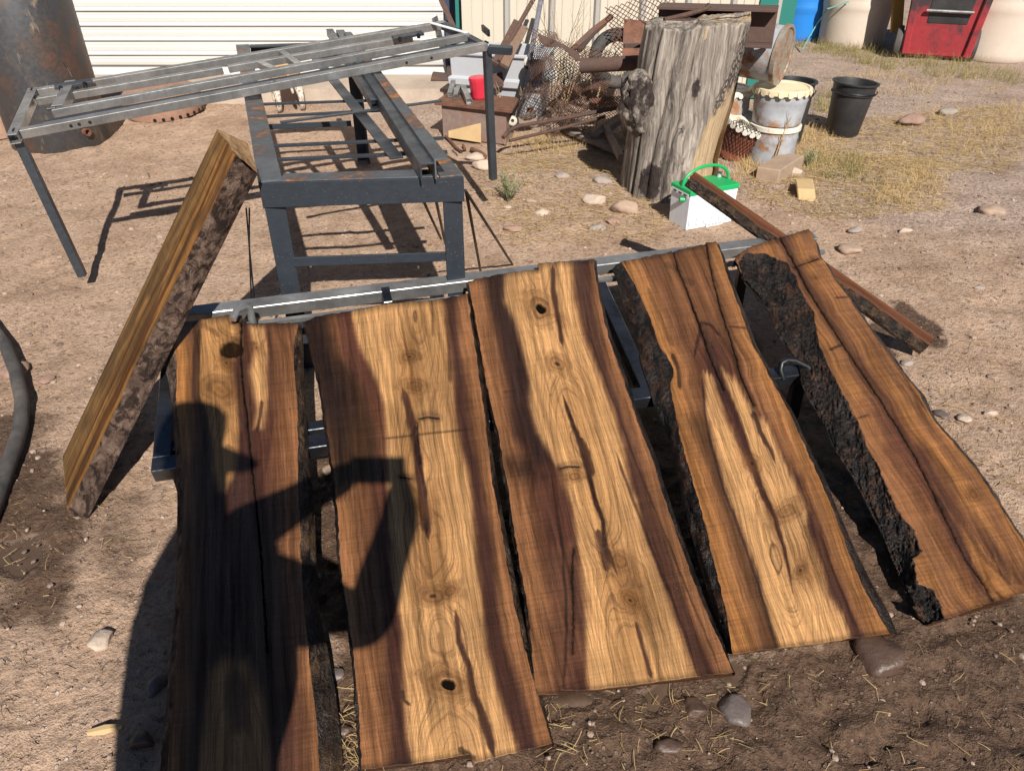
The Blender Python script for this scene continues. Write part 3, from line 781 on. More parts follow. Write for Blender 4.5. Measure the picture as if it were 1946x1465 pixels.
make_slab('live_edge_board', 'wet slab with dark rough left edge and round black knot near its lower end',
    TL=[(581, 611), (595, 669), (607, 721), (617, 782), (625, 843), (634, 891), (637, 932), (642, 977), (647, 1076), (659, 1151), (672, 1245), (681, 1338), (689, 1462)],
    TR=[(890, 558), (897, 621), (909, 703), (921, 788), (931, 874), (938, 930), (947, 970), (960, 1051), (978, 1151), (999, 1238), (1021, 1317), (1049, 1412)],
    OL=[(578, 618), (592, 676), (605, 728), (615, 790), (622, 850), (630, 900), (636, 960), (641, 1040), (652, 1130), (668, 1240), (677, 1340), (686, 1468)],
    OR=[(894, 566), (901, 621), (915, 703), (928, 788), (938, 874), (947, 930), (958, 990), (972, 1060), (990, 1155), (1010, 1240), (1028, 1317), (1051, 1420)],
    TE=[(581, 611), (600, 601), (660, 592), (740, 577), (830, 570), (890, 558)], BE=[(689, 1462), (794, 1450), (895, 1433), (902, 1450), (934, 1441), (1049, 1412)],
    profile=[(0, C_SAP), (.10, C_SAP * .95), (.2, C_SAPD), (.3, C_RED), (.42, C_TAN2), (.6, C_TAN), (.8, C_SAP), (1, C_SAP)],
    polys=[([(661, 580), (687, 669), (712, 720), (728, 768), (735, 840), (735, 900), (738, 1000), (752, 1100), (760, 1180), (764, 1240), (767, 1330), (773, 1400), (788, 1470), (990, 1440), (960, 1356), (942, 1292), (926, 1231), (917, 1151), (906, 1058), (899, 950), (888, 891), (875, 840), (864, 789), (861, 721), (851, 652), (840, 550)], C_TAN, 3, 1, .35, .95),
           ([(800, 560), (838, 560), (850, 640), (862, 760), (890, 900), (860, 900), (830, 760)], C_TAN2, 12, .6, 1, None),
           ([(755, 640), (800, 600), (800, 760), (800, 860), (850, 1000), (850, 1120), (790, 1120), (770, 900)], C_OLV, 22, .75, 1.2, 1.0),
           ([(840, 540), (851, 652), (861, 721), (864, 789), (875, 840), (888, 891), (899, 950), (906, 1058), (917, 1151), (926, 1231), (942, 1292), (960, 1356), (992, 1440), (1022, 1430), (1006, 1356), (983, 1292), (963, 1231), (950, 1151), (940, 1058), (924, 950), (910, 880), (892, 788), (884, 721), (873, 640), (866, 540)], C_PUR, 5, .95, .5, .5),
           ([(644, 580), (661, 580), (687, 669), (712, 720), (728, 768), (735, 840), (735, 1000), (748, 1100), (751, 1175), (735, 1175), (720, 1000), (727, 840), (703, 755), (660, 690), (652, 665)], C_RED, 4, .95, .5, .5),
           ([(735, 1170), (760, 1170), (764, 1240), (767, 1330), (773, 1400), (790, 1470), (744, 1470), (740, 1340), (733, 1240)], C_PUR, 6, .9, .6, .5),
           ([(575, 600), (627, 596), (640, 669), (664, 693), (690, 741), (711, 789), (718, 850), (716, 905), (640, 925), (610, 800)], C_BRN * .62, 7, .95, .8, .1),
           ([(575, 600), (615, 598), (636, 680), (660, 730), (668, 800), (650, 880), (610, 780)], C_DK * .9, 14, .9, 1.4, .1)],
    streaks=[([(764, 735), (780, 790), (792, 850), (798, 905), (806, 960), (815, 1030)], 9, 11, C_PUR, .9), ([(790, 800), (793, 860), (808, 930), (812, 1020)], 3, 4, C_PURD, .9),
             ([(866, 1158), (873, 1220), (891, 1266), (898, 1310), (916, 1356), (940, 1440)], 5, 11, C_PUR, .95), ([(835, 1200), (838, 1240), (846, 1260)], 4, 3, C_RED, .5), ([(727, 834), (820, 823), (900, 815)], 1.6, 1.6, C_DK, .6), ([(765, 1310), (768, 1330), (780, 1340)], 2, 3, C_DK, .8),
             ([(846, 600), (852, 660), (856, 730)], 3, 4, C_PUR, .6), ([(818, 570), (822, 600), (823, 640)], 1.5, 2, C_BRN, .7), ([(870, 1420), (905, 1444)], 6, 8, C_DK, .7), ([(930, 560), (930, 700)], 0, 0, C_DK, 0)],
    cracks=[([(797, 795), (812, 791), (834, 794)], 1.9), ([(792, 800), (795, 850), (799, 880)], .8), ([(760, 906), (780, 908)], 1.3)],
    knots=[(778, 678, 11, 'eye'), (790, 734, 15, ''), (822, 1132, 19, 'eye'), (852, 1300, 29, 'hole'), (800, 965, 12, ''), (855, 1122, 12, '')], pith=[(790, 560), (800, 900), (830, 1130), (850, 1300), (860, 1460)], seed=8, bark=(BARK_WET, BARK_MID))

make_slab('live_edge_board', 'wet slab with round knot hole at its top, middle one of the five',
    TL=[(889, 535), (897, 577), (909, 635), (919, 696), (931, 764), (947, 822), (957, 884), (966, 930), (985, 1058), (999, 1130), (1008, 1202), (1014, 1274), (1021, 1320)],
    TR=[(1129, 493), (1133, 532), (1143, 584), (1158, 648), (1179, 703), (1196, 754), (1213, 805), (1237, 863), (1257, 930), (1269, 966), (1304, 1066), (1335, 1147), (1366, 1216), (1393, 1277)],
    OL=[(887, 542), (894, 584), (906, 642), (916, 702), (927, 770), (943, 828), (953, 890), (962, 940), (981, 1060), (995, 1134), (1005, 1205), (1012, 1280), (1020, 1326)],
    OR=[(1133, 502), (1138, 536), (1149, 588), (1165, 650), (1186, 705), (1204, 756), (1222, 807), (1246, 865), (1266, 930), (1280, 970), (1314, 1068), (1344, 1150), (1373, 1220), (1395, 1284)],
    TE=[(889, 534), (950, 521), (1020, 511), (1022, 500), (1070, 497), (1129, 493)], BE=[(1021, 1320), (1060, 1318), (1064, 1311), (1110, 1312), (1393, 1277)],
    profile=[(0, C_SAP), (.08, C_SAP), (.16, C_SAPD), (.3, C_PUR), (.4, C_PUR), (.55, C_TAN), (.8, C_TAN2), (.9, C_SAP), (1, C_SAP)],
    polys=[([(960, 500), (957, 573), (977, 614), (991, 662), (1005, 720), (1005, 771), (1018, 822), (1046, 867), (1063, 887), (1070, 930), (1085, 960), (1100, 1051), (1109, 1137), (1111, 1220), (1118, 1330), (1325, 1300), (1300, 1223), (1276, 1166), (1258, 1105), (1226, 1022), (1211, 950), (1199, 930), (1182, 840), (1165, 782), (1148, 737), (1128, 686), (1107, 635), (1090, 567), (1087, 480)], C_TAN, 3, 1, .3, .95),
           ([(1020, 740), (1110, 700), (1140, 800), (1180, 1000), (1230, 1150), (1250, 1290), (1170, 1300), (1120, 1000), (1060, 830)], C_TAN2, 20, .6, 1, 1.0),
           ([(1150, 1080), (1220, 1090), (1250, 1180), (1210, 1200), (1170, 1160)], C_OLV, 20, .7, 1, 1.0),
           ([(1087, 480), (1090, 567), (1107, 635), (1128, 686), (1148, 737), (1165, 782), (1182, 840), (1199, 930), (1211, 950), (1226, 1022), (1258, 1105), (1276, 1166), (1300, 1223), (1328, 1300), (1364, 1290), (1325, 1200), (1290, 1100), (1256, 1000), (1232, 930), (1213, 863), (1190, 805), (1175, 754), (1158, 703), (1141, 635), (1128, 567), (1122, 480)], C_PUR, 5, .9, .5, .5),
           ([(925, 520), (960, 510), (957, 573), (977, 614), (991, 662), (1005, 720), (1005, 771), (1018, 822), (1046, 867), (1020, 880), (975, 830), (965, 740), (950, 650), (932, 590)], C_PURD, 7, .85, .5, .5),
           ([(1000, 880), (1063, 887), (1085, 950), (1100, 1051), (1109, 1137), (1111, 1220), (1118, 1330), (1065, 1330), (1055, 1200), (1040, 1050), (1020, 950)], C_RED * .85, 8, .85, .8, .3),
           ([(958, 872), (1015, 866), (1040, 900), (1010, 915), (965, 905)], C_BLK, 14, .7, 1.2, .1),
           ([(1040, 1050), (1090, 1020), (1108, 1140), (1108, 1260), (1060, 1310), (1052, 1180)], srgb(140, 96, 66), 10, .5, 2.0, .0)],
    streaks=[([(1051, 503), (1051, 550), (1059, 600), (1071, 660)], 5, 4, C_PUR, .95), ([(1070, 750), (1083, 788), (1097, 833), (1114, 884), (1132, 950), (1147, 990), (1150, 1040), (1172, 1092)], 4, 6, C_PURD, .95),
             ([(1100, 830), (1118, 870), (1128, 905)], 8, 7, C_PUR, .85), ([(1136, 1004), (1146, 1050), (1155, 1088)], 7, 5, C_PUR, .9), ([(1208, 1180), (1222, 1230), (1240, 1290)], 3, 5, C_PUR, .9), ([(1172, 860), (1185, 900), (1230, 1020), (1262, 1100), (1300, 1200), (1325, 1280)], 3, 3, C_PURD, .7),
             ([(1109, 560), (1120, 640), (1150, 720), (1190, 830), (1250, 980), (1330, 1180), (1370, 1282)], 1.2, 1.5, C_DK, .6), ([(1048, 900), (1070, 1050), (1078, 1200), (1070, 1310)], 2, 3, C_DK, .7), ([(955, 745), (1000, 740)], 2, 2, C_DK, .5)],
    cracks=[([(1064, 889), (1080, 885), (1100, 886)], 2.0), ([(1090, 1040), (1087, 1100), (1090, 1180), (1088, 1240)], 1.0), ([(1020, 500), (1022, 512)], 1.0)],
    knots=[(1027, 586, 24, 'hole'), (1059, 692, 17, 'eye'), (1197, 1140, 13, 'eye'), (1178, 1066, 15, ''), (1092, 905, 10, '')], pith=[(1020, 490), (1030, 590), (1060, 700), (1110, 900), (1180, 1080), (1215, 1300)], seed=14, bark=(BARK_MID, BARK_WET))

make_slab('live_edge_board', 'wet slab with thick black bark on its left side, fourth from the left',
    TL=[(1180, 497), (1200, 529), (1217, 562), (1233, 598), (1247, 639), (1256, 663), (1272, 684), (1282, 705), (1277, 718), (1271, 729), (1279, 762), (1286, 795), (1295, 840), (1313, 900), (1335, 977), (1354, 1054), (1373, 1131), (1385, 1193), (1393, 1243)],
    TR=[(1361, 460), (1370, 480), (1383, 529), (1405, 584), (1427, 647), (1454, 699), (1476, 740), (1501, 783), (1517, 820), (1535, 860), (1556, 905), (1585, 977), (1608, 1035), (1635, 1104), (1666, 1162), (1691, 1203)],
    OL=[(1163, 512), (1174, 540), (1187, 589), (1206, 625), (1214, 658), (1217, 688), (1233, 734), (1244, 775), (1266, 820), (1288, 900), (1300, 960), (1312, 1010), (1333, 1085), (1358, 1170), (1378, 1220), (1386, 1243)],
    OR=[(1367, 470), (1377, 490), (1392, 535), (1414, 590), (1436, 652), (1462, 704), (1484, 745), (1509, 788), (1526, 825), (1545, 865), (1566, 905), (1596, 977), (1621, 1035), (1655, 1104), (1690, 1165), (1706, 1206)],
    TE=[(1180, 497), (1240, 486), (1341, 464), (1343, 461), (1361, 460)], BE=[(1393, 1243), (1480, 1231), (1580, 1219), (1620, 1212), (1691, 1203)],
    profile=[(0, C_ORANGE), (.08, C_ORANGE), (.18, C_SAP), (.3, C_SAPD), (.45, C_SAP), (.62, C_SAPD), (.78, C_SAP), (1, C_ORANGE)],
    polys=[([(1255, 480), (1340, 470), (1370, 600), (1400, 700), (1330, 720), (1300, 640), (1280, 560)], srgb(140, 92, 54), 22, .7, 1.5, .4),
           ([(1325, 625), (1345, 615), (1372, 650), (1400, 700), (1436, 770), (1500, 880), (1540, 980), (1560, 1060), (1520, 1060), (1340, 760), (1322, 680)], C_RED, 8, .9, .6, .6),
           ([(1338, 710), (1352, 712), (1362, 740), (1380, 790), (1400, 840), (1424, 890), (1442, 930), (1460, 985), (1480, 1040), (1510, 1130), (1560, 1222), (1481, 1240), (1474, 1208), (1454, 1147), (1435, 1081), (1412, 1016), (1389, 958), (1373, 900), (1355, 840), (1344, 788)], C_TAN * 1.03, 3, 1, .6, 1.0),
           ([(1375, 700), (1390, 716), (1409, 737), (1436, 788), (1458, 808), (1477, 850), (1501, 900), (1524, 939), (1535, 966), (1533, 1004), (1543, 1035), (1558, 1073), (1578, 1131), (1601, 1170), (1622, 1225), (1520, 1230), (1490, 1060), (1450, 930), (1425, 860), (1400, 790)], C_TAN, 3, 1, .7, 1.0),
           ([(1500, 900), (1524, 939), (1535, 966), (1533, 1004), (1543, 1035), (1558, 1073), (1578, 1131), (1601, 1170), (1620, 1225), (1652, 1222), (1622, 1160), (1590, 1085), (1562, 1010), (1545, 960), (1520, 900)], C_PUR, 6, .9, .5, .5),
           ([(1300, 790), (1344, 788), (1355, 840), (1373, 900), (1389, 958), (1412, 1016), (1435, 1081), (1454, 1147), (1481, 1240), (1455, 1240), (1420, 1120), (1380, 1000), (1340, 880)], C_BRN, 7, .8, .7, .5),
           ([(1500, 1040), (1545, 1040), (1560, 1110), (1520, 1110)], C_OLV, 14, .6, 1, 1)],
    streaks=[([(1338, 630), (1355, 686), (1372, 737), (1392, 778), (1406, 816), (1426, 870), (1437, 901), (1450, 939), (1473, 985), (1490, 1040), (1508, 1127)], 13, 2, C_PUR, .95), ([(1430, 780), (1445, 820), (1462, 850), (1475, 880)], 6, 3, C_PUR, .9), ([(1320, 680), (1326, 650), (1334, 614), (1350, 617), (1370, 640)], 2.5, 2.5, C_DK, .8),
             ([(1277, 671), (1288, 699), (1293, 740)], 4, 4, C_DK, .8), ([(1334, 720), (1341, 790), (1352, 850), (1376, 930), (1410, 1020), (1450, 1140), (1478, 1235)], 2, 3, C_PURD, .8), ([(1385, 620), (1420, 624)], 1.5, 1.5, C_DK, .6), ([(1230, 545), (1260, 620), (1280, 660)], 5, 6, C_BRN, .6), ([(1555, 1010), (1590, 1100), (1630, 1200)], 2, 2, C_DK, .6),
             ([(1262, 500), (1300, 520)], 6, 5, C_BRN, .6), ([(1295, 530), (1320, 540)], 7, 6, C_DK, .4)],
    cracks=[([(1279, 475), (1288, 510), (1307, 557), (1329, 617), (1345, 666), (1361, 707), (1375, 740)], 1.5), ([(1342, 464), (1353, 524), (1370, 589), (1389, 647), (1408, 715), (1432, 770)], 1.2)],
    knots=[(1429, 880, 13, 'eye'), (1495, 970, 17, ''), (1521, 1084, 10, 'eye')], pith=[(1280, 460), (1340, 640), (1390, 780), (1450, 960), (1520, 1220)], seed=21, bark=(BARK_WET, BARK_WET))

make_slab('live_edge_board', 'wet live-edge slab half covered in black charred-looking bark, rightmost of the row',
    TL=[(1397, 492), (1413, 529), (1437, 560), (1464, 590), (1477, 621), (1479, 638), (1505, 662), (1522, 696), (1525, 727), (1546, 768), (1566, 799), (1583, 840), (1600, 870), (1621, 898), (1643, 942), (1686, 1027), (1709, 1085), (1740, 1162), (1763, 1185)],
    TR=[(1535, 435), (1553, 464), (1556, 491), (1566, 492), (1583, 529), (1611, 563), (1638, 604), (1669, 645), (1710, 700), (1747, 747), (1774, 799), (1805, 833), (1846, 881), (1880, 930), (1925, 1000), (1946, 1031), (1985, 1095), (1996, 1112)],
    OL=[(1397, 500), (1412, 536), (1436, 566), (1463, 596), (1475, 626), (1477, 642), (1503, 667), (1520, 701), (1523, 731), (1544, 773), (1564, 804), (1581, 845), (1598, 875), (1619, 903), (1641, 948), (1684, 1032), (1707, 1090), (1738, 1167), (1762, 1190)],
    OR=[(1540, 446), (1557, 474), (1562, 498), (1572, 500), (1590, 536), (1618, 570), (1646, 612), (1678, 653), (1719, 708), (1757, 756), (1785, 808), (1816, 842), (1857, 890), (1890, 938), (1934, 1008), (1956, 1040), (1992, 1100), (2002, 1118)],
    TE=[(1397, 492), (1420, 471), (1480, 452), (1535, 435)], BE=[(1763, 1185), (1797, 1175), (1886, 1144), (1996, 1112)],
    profile=[(0, C_SAP), (.3, C_SAP), (.45, C_ORANGE), (.55, C_SAP), (.68, C_SAPD), (.8, C_ORANGE), (.92, C_SAP), (1, C_ORANGE)],
    wane=[(1404, 500), (1419, 480), (1464, 485), (1498, 502), (1512, 529), (1525, 563), (1546, 594), (1551, 631), (1559, 662), (1583, 713), (1600, 747), (1628, 799), (1648, 850), (1669, 887), (1683, 920), (1705, 969), (1736, 1008), (1751, 1047), (1735, 1062), (1745, 1110), (1775, 1120), (1782, 1140), (1797, 1180), (1763, 1190), (1690, 1090), (1600, 900), (1450, 640)],
    polys=[([(1560, 520), (1600, 580), (1640, 660), (1610, 680), (1570, 600)], C_SAP, 14, .5, 1.4, .5),
           ([(1640, 760), (1700, 790), (1760, 880), (1830, 1000), (1890, 1140), (1840, 1130), (1760, 980), (1680, 860)], C_RED, 12, .75, 1.0, .4),
           ([(1828, 996), (1848, 1016), (1879, 1054), (1917, 1108), (1945, 1128), (1888, 1146), (1863, 1093), (1840, 1043)], C_ORANGE * 1.1, 4, .95, .8, .4),
           ([(1850, 980), (1900, 1040), (1946, 1090), (1990, 1110), (1946, 1120), (1880, 1050)], C_PUR, 8, .7, .8, .6),
           ([(1732, 1060), (1752, 1050), (1785, 1110), (1775, 1122), (1745, 1112)], C_ORANGE, 4, .8, 1, .1)],
    streaks=[([(1500, 520), (1530, 590), (1545, 630)], 6, 6, C_DK, .6), ([(1575, 665), (1600, 655)], 2, 3, C_DK, .8), ([(1585, 566), (1612, 565)], 1.5, 1.5, C_DK, .7), ([(1630, 795), (1652, 788)], 1.6, 1.6, C_DK, .6), ([(1700, 720), (1780, 830), (1850, 920)], 5, 5, C_BRN, .4), ([(1740, 840), (1800, 950), (1870, 1060), (1930, 1120)], 5, 4, C_PUR, .5), ([(1775, 935), (1820, 1010), (1850, 1080)], 4, 3, C_DK, .5), ([(1640, 600), (1700, 690), (1760, 780)], 2, 2, C_DK, .5)],
    cracks=[([(1484, 454), (1508, 498), (1539, 556), (1594, 642), (1628, 693), (1675, 764), (1710, 819), (1740, 870), (1765, 920), (1797, 985), (1832, 1058), (1863, 1100), (1886, 1141)], 1.5), ([(1508, 508), (1556, 491)], 1.2)],
    knots=[(1550, 528, 7, 'eye'), (1850, 940, 10, '')], pith=[(1450, 430), (1600, 700), (1760, 1000), (1850, 1150)], seed=33, bark=(BARK_WET, BARK_WET))

# ------------------------------------------------------------------ steel stand under the slabs
def spt(px, py, off): return slab_pts(np.array(float(px)), np.array(float(py)), off)[0]
def lerp(a, b, t): return np.array(a) * (1 - t) + np.array(b) * t
TB = .05
def make_stand():
    fl = spt(292, 893, .052 + TB / 2 + .004); fr = spt(1600, 699, .052 + TB / 2 + .004)
    bl = spt(318, 606, .052 + TB / 2 + .004); br = spt(1545, 456, .052 + TB / 2 + .004)
    r = empty('steel_stand', (float(fl[0] + br[0]) / 2, float(fl[1] + br[1]) / 2, 0))
    upv = np.array([-DIRA[0] * SLOPE, -DIRA[1] * SLOPE, 1.0]); upv /= np.linalg.norm(upv)
    MB().hollow(fl, fr, TB, .004, upv).build('rail', STEEL_WET, r, bevel=.003)
    MB().hollow(bl, br, TB, .004, upv).build('rail', STEEL, r, bevel=.003)
    # thin inner bars next to the back rail
    dv = (fl - bl) / np.linalg.norm(fl - bl)
    MB().bar(bl + dv * .085, br + dv * .085, .016, .016, upv).build('inner_bar', STEEL, r)
    dirx = (fr - fl) / np.linalg.norm(fr - fl)
    MB().hollow(fl - dv * .025 + dirx * .025, bl + dv * .025 + dirx * .025, TB - .002, .004, upv).build('side_rail', STEEL_WET, r, bevel=.003)
    MB().hollow(fr - dv * .025 - dirx * .10, br + dv * .025 - dirx * .10, TB - .002, .004, upv).build('side_rail', STEEL_WET, r, bevel=.003)
    a = spt(1138, 545, .052 + TB / 2 + .004); b = spt(1232, 752, .052 + TB / 2 + .004)
    MB().hollow(a, b, TB - .004, .004, upv).build('cross_rail', STEEL_WET, r, bevel=.003)
    p = spt(318, 855, .052 + TB / 2 + .012); q = p + dirx * .5
    MB().bar(p, q, .036, .036, upv).build('inner_bar', STEEL_WET, r, bevel=.002)
    st = spt(735, 566, .06)
    MB().bar(st - dv * .03 + [0, 0, .01], st + dv * .055 + [0, 0, .01], .03, .03, upv).build('spacer', STEEL_WET, r, bevel=.002)
    # legs reach the ground
    for i, c in enumerate((lerp(fl, fr, .03), lerp(fl, fr, .93), lerp(bl, br, .03), lerp(bl, br, .88))):
        l = MB(); foot = np.array([c[0] + .0, c[1] + .0, .0]); l.bar(c - upv * (TB / 2 + .001), foot, .04, .04, (0, 1, 0)); l.build('leg', BLACKSTEEL, r, bevel=.003)
    # bent bar hooks
    h = spt(478, 602, .02)
    pts = [h + dirx * (.0) + [0, 0, -.05], h + [0, 0, .0], h + [0, .004, .03], h + dirx * -.012 + [0, -.01, .045], h + dirx * -.025 + [0, -.045, .05], h + dirx * -.03 + [0, -.075, .035]]
    MB().tube(pts, .012, 10).build('hook', STEEL, r, smooth=True)
    h = spt(1492, 706, .035)
    loop = [h + [0, 0, -.03], h + [-.012, .010, .0], h + [-.008, .024, .018], h + [.012, .034, .024], h + [.04, .036, .02], h + [.085, .03, .0], h + [.10, .02, -.02]]
    MB().tube(loop, .010, 10).build('hook', BLACKSTEEL, r, smooth=True)
    tag(r, 'low wet steel tube stand carrying the row of live-edge slabs', 'steel stand')
make_stand()

# ------------------------------------------------------------------ welding bench
BZ = .74
FLb, FRb, RLb, RRb = np.array([-.84, 2.41]), np.array([-.165, 2.47]), np.array([-1.70, 4.95]), np.array([-.98, 5.06])
def make_bench():
    r = empty('welding_bench', (-.9, 3.7, 0))
    P = lambda p, z: np.array([p[0], p[1], z])
    w = .078; t = .008
    ex = (FRb - FLb) / np.linalg.norm(FRb - FLb); ey = (RLb - FLb) / np.linalg.norm(RLb - FLb); ey2 = (RRb - FRb) / np.linalg.norm(RRb - FRb)
    h = w / 2
    MB().angle(P(FLb + ex * h, BZ - t / 2), P(RLb + ex * h, BZ - t / 2), w, .085, t, side=-1).build('side_rail', BENCH_RUST, r, bevel=.001)
    MB().angle(P(FRb - ex * h, BZ - t / 2), P(RRb - ex * h, BZ - t / 2), w, .085, t, side=1).build('side_rail', BENCH_RUST, r, bevel=.001)
    MB().angle(P(FLb + ex * w * 1.01 + ey * h, BZ - t / 2 - .001), P(FRb - ex * w * 1.01 + ey2 * h, BZ - t / 2 - .001), w, .006, t, side=1).build('front_rail', BENCH_RUST, r, bevel=.001)
    MB().bar(P(FLb - ey * .006, BZ - .046), P(FRb - ey2 * .006, BZ - .046), .012, .084).build('apron', BENCHM, r, bevel=.001)
    MB().angle(P(RLb + ex * w - ey * h, BZ - t / 2 - .001), P(RRb - ex * w - ey2 * h, BZ - t / 2 - .001), w, .085, t, side=-1).build('rear_rail', BENCHM, r, bevel=.001)
    for c, sx, sy in ((FLb, 1, 1), (FRb, -1, 1), (RLb, 1, -1), (RRb, -1, -1)):
        l = MB(); p = c + ex * .005 * sx + ey * .004 * sy
        zt = BZ - .012
        l.bar(P(p + ex * sx * .034, -.01), P(p + ex * sx * .034, zt), .068, .008, P(ey, 0) * 1.0)
        l.bar(P(p + ex * sx * .004 + ey * sy * .05, -.01), P(p + ex * sx * .004 + ey * sy * .05, zt), .008, .084, P(ey, 0))
        l.build('leg', BENCHM, r, bevel=.001)
    z = .445
    MB().bar(P(FLb + ex * .066 + ey * .006, z), P(FRb - ex * .066 + ey2 * .006, z), .01, .034).build('stretcher', BENCHM, r, bevel=.001)
    MB().bar(P(RLb + ex * .09 - ey * .01, z - .2), P(RRb - ex * .09 - ey2 * .01, z - .2), .01, .034).build('stretcher', BENCHM, r, bevel=.001)
    for k, (a, b, zz) in enumerate([((485, 199), (752, 190), BZ - .020), ((486, 223), (770, 208), BZ - .022), ((492, 279), (842, 263), BZ - .024), ((497, 305), (850, 289), BZ - .024)]):
        MB().bar(G(*a, zz), G(*b, zz), .028, .007).build('cross_bar', BENCHM, r)
    tag(r, 'dark steel welding bench with open angle-iron top and rust-orange corners', 'workbench')
make_bench()
# loose stock on the bench
def stock(name, mb, mat, label, cat): return thing(mb, name, mat, label, cat, 'loose steel stock lying on the bench', bevel=.0008)
stock('flat_bar', MB().bar(G(533, 233, BZ + .004), G(838, 192, BZ + .010), .028, .006), STEEL_DK, 'thin flat bar lying askew across the bench, poking past its right rail', 'steel bar')
stock('flat_bar', MB().bar(G(754, 301, BZ - .012), G(596, 106, BZ + .012), .05, .007), STEEL_DK, 'wide flat steel bar lying lengthwise over the bench cross bars', 'steel bar')
stock('box_tube', MB().hollow(G(714, 199, BZ + .021), G(627, 62, BZ + .025), .042, .004), STEEL_DK, 'short square tube with open end lying lengthwise on the bench', 'steel tube')
stock('angle_iron', MB().angle(G(812, 312, BZ + .056), G(646, 58, BZ + .056), .05, .05, .006, side=-1), STEEL_DK, 'long angle iron lying on the bench, left of the two with rusty cut ends', 'angle iron')
stock('angle_iron', MB().angle(G(838, 304, BZ + .066), G(660, 62, BZ + .066), .045, .06, .006, side=-1), BENCH_RUST, 'long angle iron lying against the right rail of the bench', 'angle iron')
# thin rods leaning on the bench's front right corner
for (a, b), lab in zip([((884, 362, .68), (974, 503, 0)), ((886, 366, .66), (914, 520, 0)), ((828, 378, .62), (846, 462, .12)), ((800, 372, .64), (838, 454, .14))],
                       ['thin black rod leaning out to the right from the bench corner', 'thin black rod standing steeply against the bench front right leg', 'thin rod under the bench front, steeper of two beside the right leg', 'thin rod under the bench front, flatter of two beside the right leg']):
    p = G(*a); q = G(*b)
    thing(MB().tube([q, p], .006, 6), 'steel_rod', BLACKSTEEL, lab, 'steel rod', 'thin rods leaning on the bench', smooth=True)
for x0, x1, lab in ((468, 484, 'thin wire hanging beside the bench front left leg, left of two'), (474, 478, 'thin wire hanging beside the bench front left leg, right of two')):
    thing(MB().tube([D(x0, 395, 2.38), D((x0 + x1) / 2 - 2, 470, 2.36), D(x1, 575, 2.34)], .003, 5), 'wire', BLACKSTEEL, lab, 'wire', 'wires hanging from the bench')

